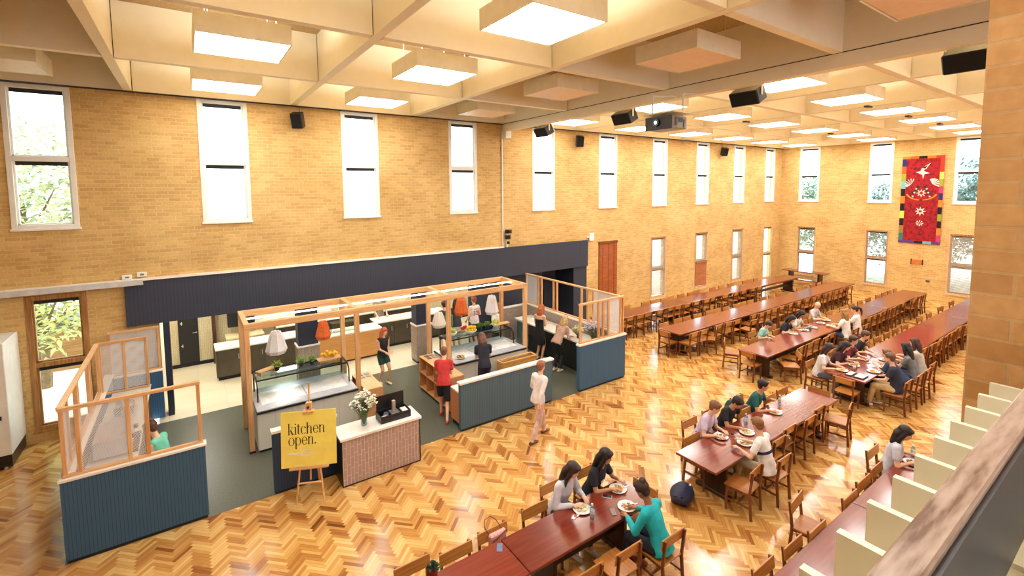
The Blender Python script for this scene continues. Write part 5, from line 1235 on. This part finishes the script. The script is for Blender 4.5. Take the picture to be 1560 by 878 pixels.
fc = bpy.data.curves.new('digits', 'FONT'); fc.body = '32'; fc.size = .22; fc.extrude = .003; fc.align_x = 'CENTER'; fo = bpy.data.objects.new('digits', fc); COL.objects.link(fo)
dm = bpy.data.meshes.new_from_object(fo.evaluated_get(bpy.context.evaluated_depsgraph_get())); bpy.data.objects.remove(fo)
dm.materials.clear(); dm.materials.append(plain('number_red', (190, 40, 56), .8)); do = bpy.data.objects.new('vest_number', dm); COL.objects.link(do); do.parent = pJ
do.matrix_local = Matrix(((0, 0, -1, iJ['chest'].x-.132), (-1, 0, 0, 0), (0, 1, 0, iJ['chest'].z-.12), (0, 0, 0, 1)))
nb_ = MB()
for k in range(5): nb_.box(iJ['chest'].x-.136, .06-.03*k, iJ['chest'].z+.07, iJ['chest'].x-.131, .04-.03*k, iJ['chest'].z+.1)
nb_.build('name_patch', plain('name_grey', (120, 124, 140), .8), pJ)
pG, iG = person('person in dark tee wearing a green bag at the servery', 6.72, 13.85, 80, 'stand', 2, (58, 52, 54), 'short', (70, 62, 58), 'knee', 'short', (74, 46, 38), hands=[(.25, .15, 1.0), (.3, -.1, 1.05)], head=(10, 0), s=1.0)
t = thing('tote_bag', 'green tote bag on the back of person in dark tee', 'bag', (6.74, 13.62, .95))
MB().box(-.16, -.05, 0, .16, .04, .4).build('bag', plain('bag_green', (86, 124, 92), .8, .1), t, .03); MB().tube([(-.1, 0, .4), (-.1, .03, .52), (-.08, .08, .55)], .012, 6).tube([(.1, 0, .4), (.1, .03, .52), (.08, .08, .55)], .012, 6).build('strap', plain('bag_green', (86, 124, 92)), t)
person('person in black and white top holding things at the servery', 7.18, 13.9, 70, 'stand', 3, (70, 66, 72), 'short', (190, 188, 190), 'skirt', 'long', (52, 32, 28), hands=[(.2, .15, 1.05), (.3, -.1, 1.05)], head=(10, -20))
person('woman in white top with red-brown hair at right of the servery', 8.0, 12.62, 100, 'stand', 0, (240, 236, 228), 'short', (110, 100, 96), 'long', 'bob', (150, 74, 44), hands=[(.2, .2, 1.0), (.3, -.1, 1.05)], head=(5, 0), s=1.0)
person('woman in strapless black dress with auburn hair by drinks counter', 8.92, 11.62, 20, 'stand', 4, (26, 26, 30), 'none', (26, 26, 30), 'skirt', 'long', (170, 96, 56), hands=[(.3, .1, 1.15), (.3, -.1, 1.12)], head=(30, 0), top='strapless', s=1.0, shirt_name='dress_top', shoe=(236, 232, 228))
person('person in light brown top leaning over the drinks counter', 8.75, 10.55, 12, 'stand', 38, (196, 160, 140), 'short', (30, 36, 36), 'long', 'bob', (196, 160, 110), hands=[(.52, .15, 1.0), (.52, -.15, 1.0)], head=(10, 0), s=.98)
person('woman in teal top with brown bun inside the left screen', -.5, 9.5, 150, 'stand', 14, (110, 196, 170), 'none', (40, 40, 44), 'long', 'bun', (84, 50, 36), hands=[(.35, .1, 1.0), (.35, -.1, 1.0)], head=(25, 0), s=.95)
person('person in white and pink striding past the blue half wall', 5.98, 7.85, 8, 'stand', 8, (232, 222, 218), 'long', (208, 176, 168), 'long', 'short', (150, 96, 70), hands=[(.25, .24, .95), (-.2, -.24, .9)], head=(5, 0), stride=.55, s=.97, shoe=(110, 60, 40))
person('staff member in grey behind the oak counter', 5.45, 16.55, -95, 'stand', 10, (150, 140, 130), 'short', (60, 60, 60), 'long', 'short', (110, 70, 50), hands=[(.3, .2, 1.0), (.35, -.15, 1.0)], head=(20, 0))

# ------------------------------------------------------------------ plates, meals, phones, bottles, bags
def plate(x, y, label, food, seed, r=.135, ztop=.75, what='pasta'):
    t = thing('dinner_plate', 'white plate, %s' % label, 'plate', (x, y, ztop), 0, 'plates on the dining tables')
    MB().lathe([(r*.55, 0), (r*.62, .004), (r, .02), (r*.985, .024), (r*.62, .009), (.001, .009)], n=24).build('dish', plain('china', (244, 242, 236), .15, .01), t, smooth=True)
    rnd = random.Random(seed); f = MB()
    for k in range(34):
        a, rr = rnd.uniform(0, 2*PI), r*.55*math.sqrt(rnd.random()); f.ico((rr*math.cos(a), rr*math.sin(a), .012+rnd.random()*.02), .016, (rnd.uniform(.8, 1.8), .9, .6), 1, k % len(food))
    m = f.build('meal', [plain('food_%d_%d_%d' % c, c, .6) for c in food], None, smooth=True, loc=(x, y, ztop+.002))
    tag(m, 'helping of %s on plate, %s' % (what, label), 'food', 'meals on the dining tables')
    c_ = MB(); c_.beam((-.09, -.02, .027), (r*1.25, -.06, .03), .012, .003); c_.beam((r*.5, -.05, .028), (r*.62, -.055, .029), .024, .004)
    tag(c_.build('fork', steel, None, loc=(x, y, ztop)), 'steel fork lying on plate, %s' % label, 'fork', 'forks on the plates')
PA, PAS, SAL = [(236, 196, 96), (226, 170, 70)], [(232, 206, 130), (240, 226, 170)], [(214, 130, 80), (110, 140, 60), (240, 226, 190), (190, 90, 50)]
plate(4.47, 4.82, 'before the woman in pale grey jumper', PAS, 1); plate(5.24, 4.84, 'before the woman in black printed tee', PA, 2, what='golden curry'); plate(5.04, 4.48, 'before the teal jumper', SAL, 3, what='mixed salad')
plate(7.95, 4.8, 'before the man in lavender tee', SAL, 4, what='rice'); plate(8.5, 4.6, 'just below the man in black tee', PAS, 5); plate(8.1, 4.42, 'before the striped white tee', PA, 6, what='noodles'); plate(9.76, 4.7, 'before the man in dark green tee', PA, 7, what='flat bread')
plate(9.78, 2.44, 'before the woman below the balcony', SAL, 8, what='roast vegetables')
for n, (x, y, w) in enumerate(((15.6, 7.05, 'near the boy in aqua tee'), (16.25, 7.0, 'before the girl in black'), (16.8, 6.98, 'before the person in black and white'), (17.55, 7.05, 'left of the bald man'), (18.1, 7.1, 'before the bald man'), (17.5, 6.72, 'before the blonde woman'))):
    plate(x, y, '%s, third table row' % w, SAL if n % 2 else PAS, 20+n)
for n, (x, y, w) in enumerate(((13.42, 4.85, 'before the woman in grey tee'), (14.05, 4.82, 'before the woman in maroon'), (14.5, 4.3, 'under the bending man'), (14.75, 4.85, 'before the maroon top'), (13.95, 4.36, 'right of khaki man'), (15.15, 4.5, 'before very long hair'))):
    plate(x, y, '%s, group table' % w, SAL if n % 2 else PA, 40+n)
t = thing('serving_tray', 'white rectangular trays with black rims near khaki man', 'tray', (13.32, 4.5, .75))
MB().box(-.16, -.2, 0, .16, .02, .02).box(-.16, .05, 0, .16, .2, .02).build('rim', black_m, t, .005); MB().box(-.14, -.18, .02, .14, .0, .035).box(-.14, .07, .02, .14, .18, .035).build('liner', white_m, t, .004)
def phone(x, y, rz, label, c, z=.75):
    t = thing('smartphone', label, 'phone', (x, y, z), rz)
    MB().box(-.038, -.075, 0, .038, .075, .009).build('case', plain('phone_%d' % c[0], c, .35), t, .006); MB().box(-.034, -.07, .0091, .034, .07, .0098).build('screen', plain('phone_screen', (26, 28, 36), .12) if c[0] > 150 else plain('phone_back_%d' % c[0], tuple(v+20 for v in c), .3), t)
phone(4.98, 4.82, .7, 'white phone with dark screen before woman in black tee', (220, 214, 220)); phone(4.8, 4.52, -.5, 'grey phone face down in middle of front table', (108, 94, 84))
phone(3.1, 4.9, -.6, 'blue grey phone beside the pink handbag', (92, 108, 140)); phone(6.9+1.32, 4.68, .3, 'pale phone between plates at second table', (204, 170, 160))
t = thing('paper_packet', 'crumpled white packet beside the plate on front table', 'packet', (4.3, 4.77, .75), .3)
MB().box(-.08, -.025, 0, .0, .025, .012).box(.0, -.035, 0, .08, .015, .016).build('wrapper', white_m, t, .006); MB().box(-.03, -.02, .012, .03, .012, .018).build('label_patch', plain('label_red', (170, 60, 50)), t)
def water(x, y, label, z=.75, h=.22, c=(225, 235, 240)):
    t = thing('water_bottle', label, 'bottle', (x, y, z))
    MB().lathe([(.03, 0), (.034, .01), (.033, h*.4), (.034, h*.7), (.014, h*.88), (.014, h*.93)], n=14).build('bottle_body', glassy('bottle_plastic', (214, 226, 232), .5), t, smooth=True)
    MB().cyl((0, 0, h*.93), (0, 0, h), .016, n=10).build('cap', plain('cap_white', (236, 238, 240), .4), t)
    MB().lathe([(.0346, h*.35), (.0346, h*.6)], n=14).build('label_band', plain('label_blue_white', (196, 206, 224), .5, .2, 60), t)
water(4.46, 4.6, 'clear water bottle standing by plate on the front table'); water(8.78, 4.78, 'clear water bottle beside the man in black tee'); water(10.18, 4.82, 'clear water bottle before man in dark green tee'); water(10.02, 2.5, 'clear water bottle below the balcony fins')
def cup(x, y, label, c, h=.1, z=.75):
    t = thing('drinking_cup', label, 'cup', (x, y, z)); MB().lathe([(.028, 0), (.037, h), (.034, h), (.026, .008), (.001, .008)], n=14).build('cup_body', plain('cup_%d_%d' % c[:2], c, .3), t, smooth=True)
    MB().lathe([(.033, h*.8), (.001, h*.8)], n=14).build('drink', plain('drink_%d' % c[2], tuple(int(v*.8) for v in c), .2), t)
cup(13.68, 4.68, 'pale blue cup at the group table', (176, 204, 210), .12); cup(13.9, 4.72, 'orange drink glass at the group table', (232, 160, 50), .14); cup(16.55, 6.95, 'aqua cup at the third table row', (90, 176, 190), .12)
# handbag, backpacks, small plant
t = thing('pink_handbag', 'pink patterned handbag with round handle hung on front table chair', 'handbag', (3.2, 5.1, .6))
MB().box(-.13, -.03, .0, .13, .05, .2).build('bag_body', speckle('pink_pattern', (226, 120, 120), (246, 206, 196), 60, .7), t, .02)
MB().tube([(-.12, .03, .2), (-.16, .08, .28), (-.12, .14, .34), (-.02, .16, .34), (.05, .12, .28), (.08, .03, .2)], .006, 6).build('handle', plain('tan_leather', (120, 66, 40)), t); MB().tube([(-.1, -.03, .12), (0, -.05, .17), (.12, -.03, .2)], .01, 6).build('strap', plain('tan_leather', (120, 66, 40)), t)
t = thing('backpack', 'navy backpack lying on the parquet by second table leg', 'backpack', (6.78, 4.78, 0), .4)
b = MB(); b.ball((0, 0, .12), .2, (1.4, 1.0, .58), 20); b.ball((.06, 0, .15), .15, (1.3, 1.0, .7), 16); b.box(-.2, -.14, .02, .2, .14, .16); remesh(b, .015, 3).build('bag_body', plain('navy_nylon', (34, 38, 66), .55, .12, 20), t, smooth=True)
MB().ball((.1, -.1, .17), .1, (1.0, .6, .6), 14).build('front_pocket', plain('navy_nylon_pocket', (42, 48, 82), .55, .1), t, smooth=True); MB().tube([(-.2, .05, .16), (-.3, .07, .22), (-.3, -.04, .23), (-.2, -.06, .17)], .013, 6).build('handle_loop', black_m, t); MB().box(.1, -.12, .235, .15, -.09, .24).build('logo_patch', white_m, t)
t = thing('backpack', 'dark green backpack hung behind the man in dark green tee', 'backpack', (9.35, 5.45, .38))
b = MB(); b.ball((0, 0, .25), .2, (.75, .55, 1.15), 18); remesh(b, .015, 2).build('bag_body', plain('green_nylon', (22, 60, 54), .6, .12, 20), t, smooth=True); MB().tube([(-.05, -.08, .44), (-.06, -.14, .5), (0, -.14, .52), (.05, -.1, .44)], .014, 6).build('strap', black_m, t)
herb(2.2, 4.98, 'small spiky plant in red pot on the front table', .75, (60, 84, 60), 9, .06, plain('red_pot', (150, 40, 40)))

# ------------------------------------------------------------------ outside: ground and trees past the windows
struct('ground', MB().box(-40, WY+.3, -.3, 60, 60, -.2).box(EX+.35, -30, -.3, 60, WY+.3, -.2), speckle('pale_ground', (214, 208, 188), (240, 236, 224), 1.4, .9))
def tree(x, y, z0, R, n, col, label, seed, group='trees outside the windows', trunk=True, ls=.3):
    rnd = random.Random(seed); t = thing('tree', label, 'tree', (x, y, -.2), 0, group)
    tk = MB(); tk.tube([(0, 0, 0), (.1, .1, z0*.5), (0, 0, z0)], [.16, .12, .08], 8)
    for k in range(6):
        a = rnd.uniform(0, 2*PI); tk.tube([(0, 0, z0*.7), (R*.4*math.cos(a), R*.4*math.sin(a), z0*.9), (R*.8*math.cos(a), R*.8*math.sin(a), z0*1.05+rnd.uniform(-.3, .5))], [.07, .04, .015], 6)
    tk.build('trunk', plain('bark', (120, 96, 72), .9, .2), t)
    lf = MB()
    for k in range(n):
        a, e = rnd.uniform(0, 2*PI), math.asin(rnd.uniform(-1, 1)); q = R*rnd.random()**.4
        c_ = Vector((q*math.cos(a)*math.cos(e), q*math.sin(a)*math.cos(e), z0+q*math.sin(e)*.9))
        for j_ in range(3):
            lf.leaf(c_+Vector((rnd.uniform(-.2, .2), rnd.uniform(-.2, .2), rnd.uniform(-.2, .2))), (rnd.uniform(-1, 1), rnd.uniform(-1, 1), rnd.uniform(-.6, .6)), ls*rnd.uniform(.6, 1.2), ls*.4)
    tag(lf.build('foliage', plain('tree_green_%d' % seed, col, .7, .4, 3), t), kind='stuff')
tree(-3.9, 19.2, 5.4, 2.5, 1000, (204, 220, 160), 'leafy green tree outside the leftmost tall window', 1)  # leaf colour paled: outdoor overexposure is put into it
tree(-3.6, 18.6, 2.3, 1.35, 300, (196, 206, 132), 'low leafy shrub tree outside the timber framed left window', 2)  # bleached leaf colour stands in for outdoor glare here too
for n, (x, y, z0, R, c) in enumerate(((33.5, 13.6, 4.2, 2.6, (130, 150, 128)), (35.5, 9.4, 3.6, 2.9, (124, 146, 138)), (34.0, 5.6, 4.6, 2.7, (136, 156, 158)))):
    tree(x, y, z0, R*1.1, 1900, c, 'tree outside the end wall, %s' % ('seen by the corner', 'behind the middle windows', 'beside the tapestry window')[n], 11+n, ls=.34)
t = thing('garden_shed', 'small timber shed seen through the timber framed left window', 'shed', (-3.3, 20.6, -.2))
MB().box(-.7, -.5, 0, .7, .5, 1.3).build('shed_wall', wood('shed_timber', (150, 104, 64), (190, 140, 92), .8), t); MB().prism([(-.85, 1.3), (.85, 1.3), (0, 1.65)], Matrix(((1, 0, 0, 0), (0, 0, 1, -.6), (0, 1, 0, 0), (0, 0, 0, 1))), 1.2).build('roof', plain('shed_roof', (110, 100, 90)), t)
t = thing('neighbouring_house', 'pale bluish building low in the second tall window', 'building', (1.5, 45, -.2))
MB().box(-8, -3, 0, 8, 3, 9).build('house_wall', plain('pale_blue_render', (226, 230, 238)), t)
wd = MB()
for k in range(6): wd.box(-6.5+2.4*k, -3.05, 5.8, -5+2.4*k, -3, 7.4)
wd.build('windows', plain('far_window', (170, 180, 200), .3), t); MB().box(-8.3, -3.3, 9, 8.3, 3.3, 9.3).build('roof', plain('roof_pale', (220, 222, 230)), t)
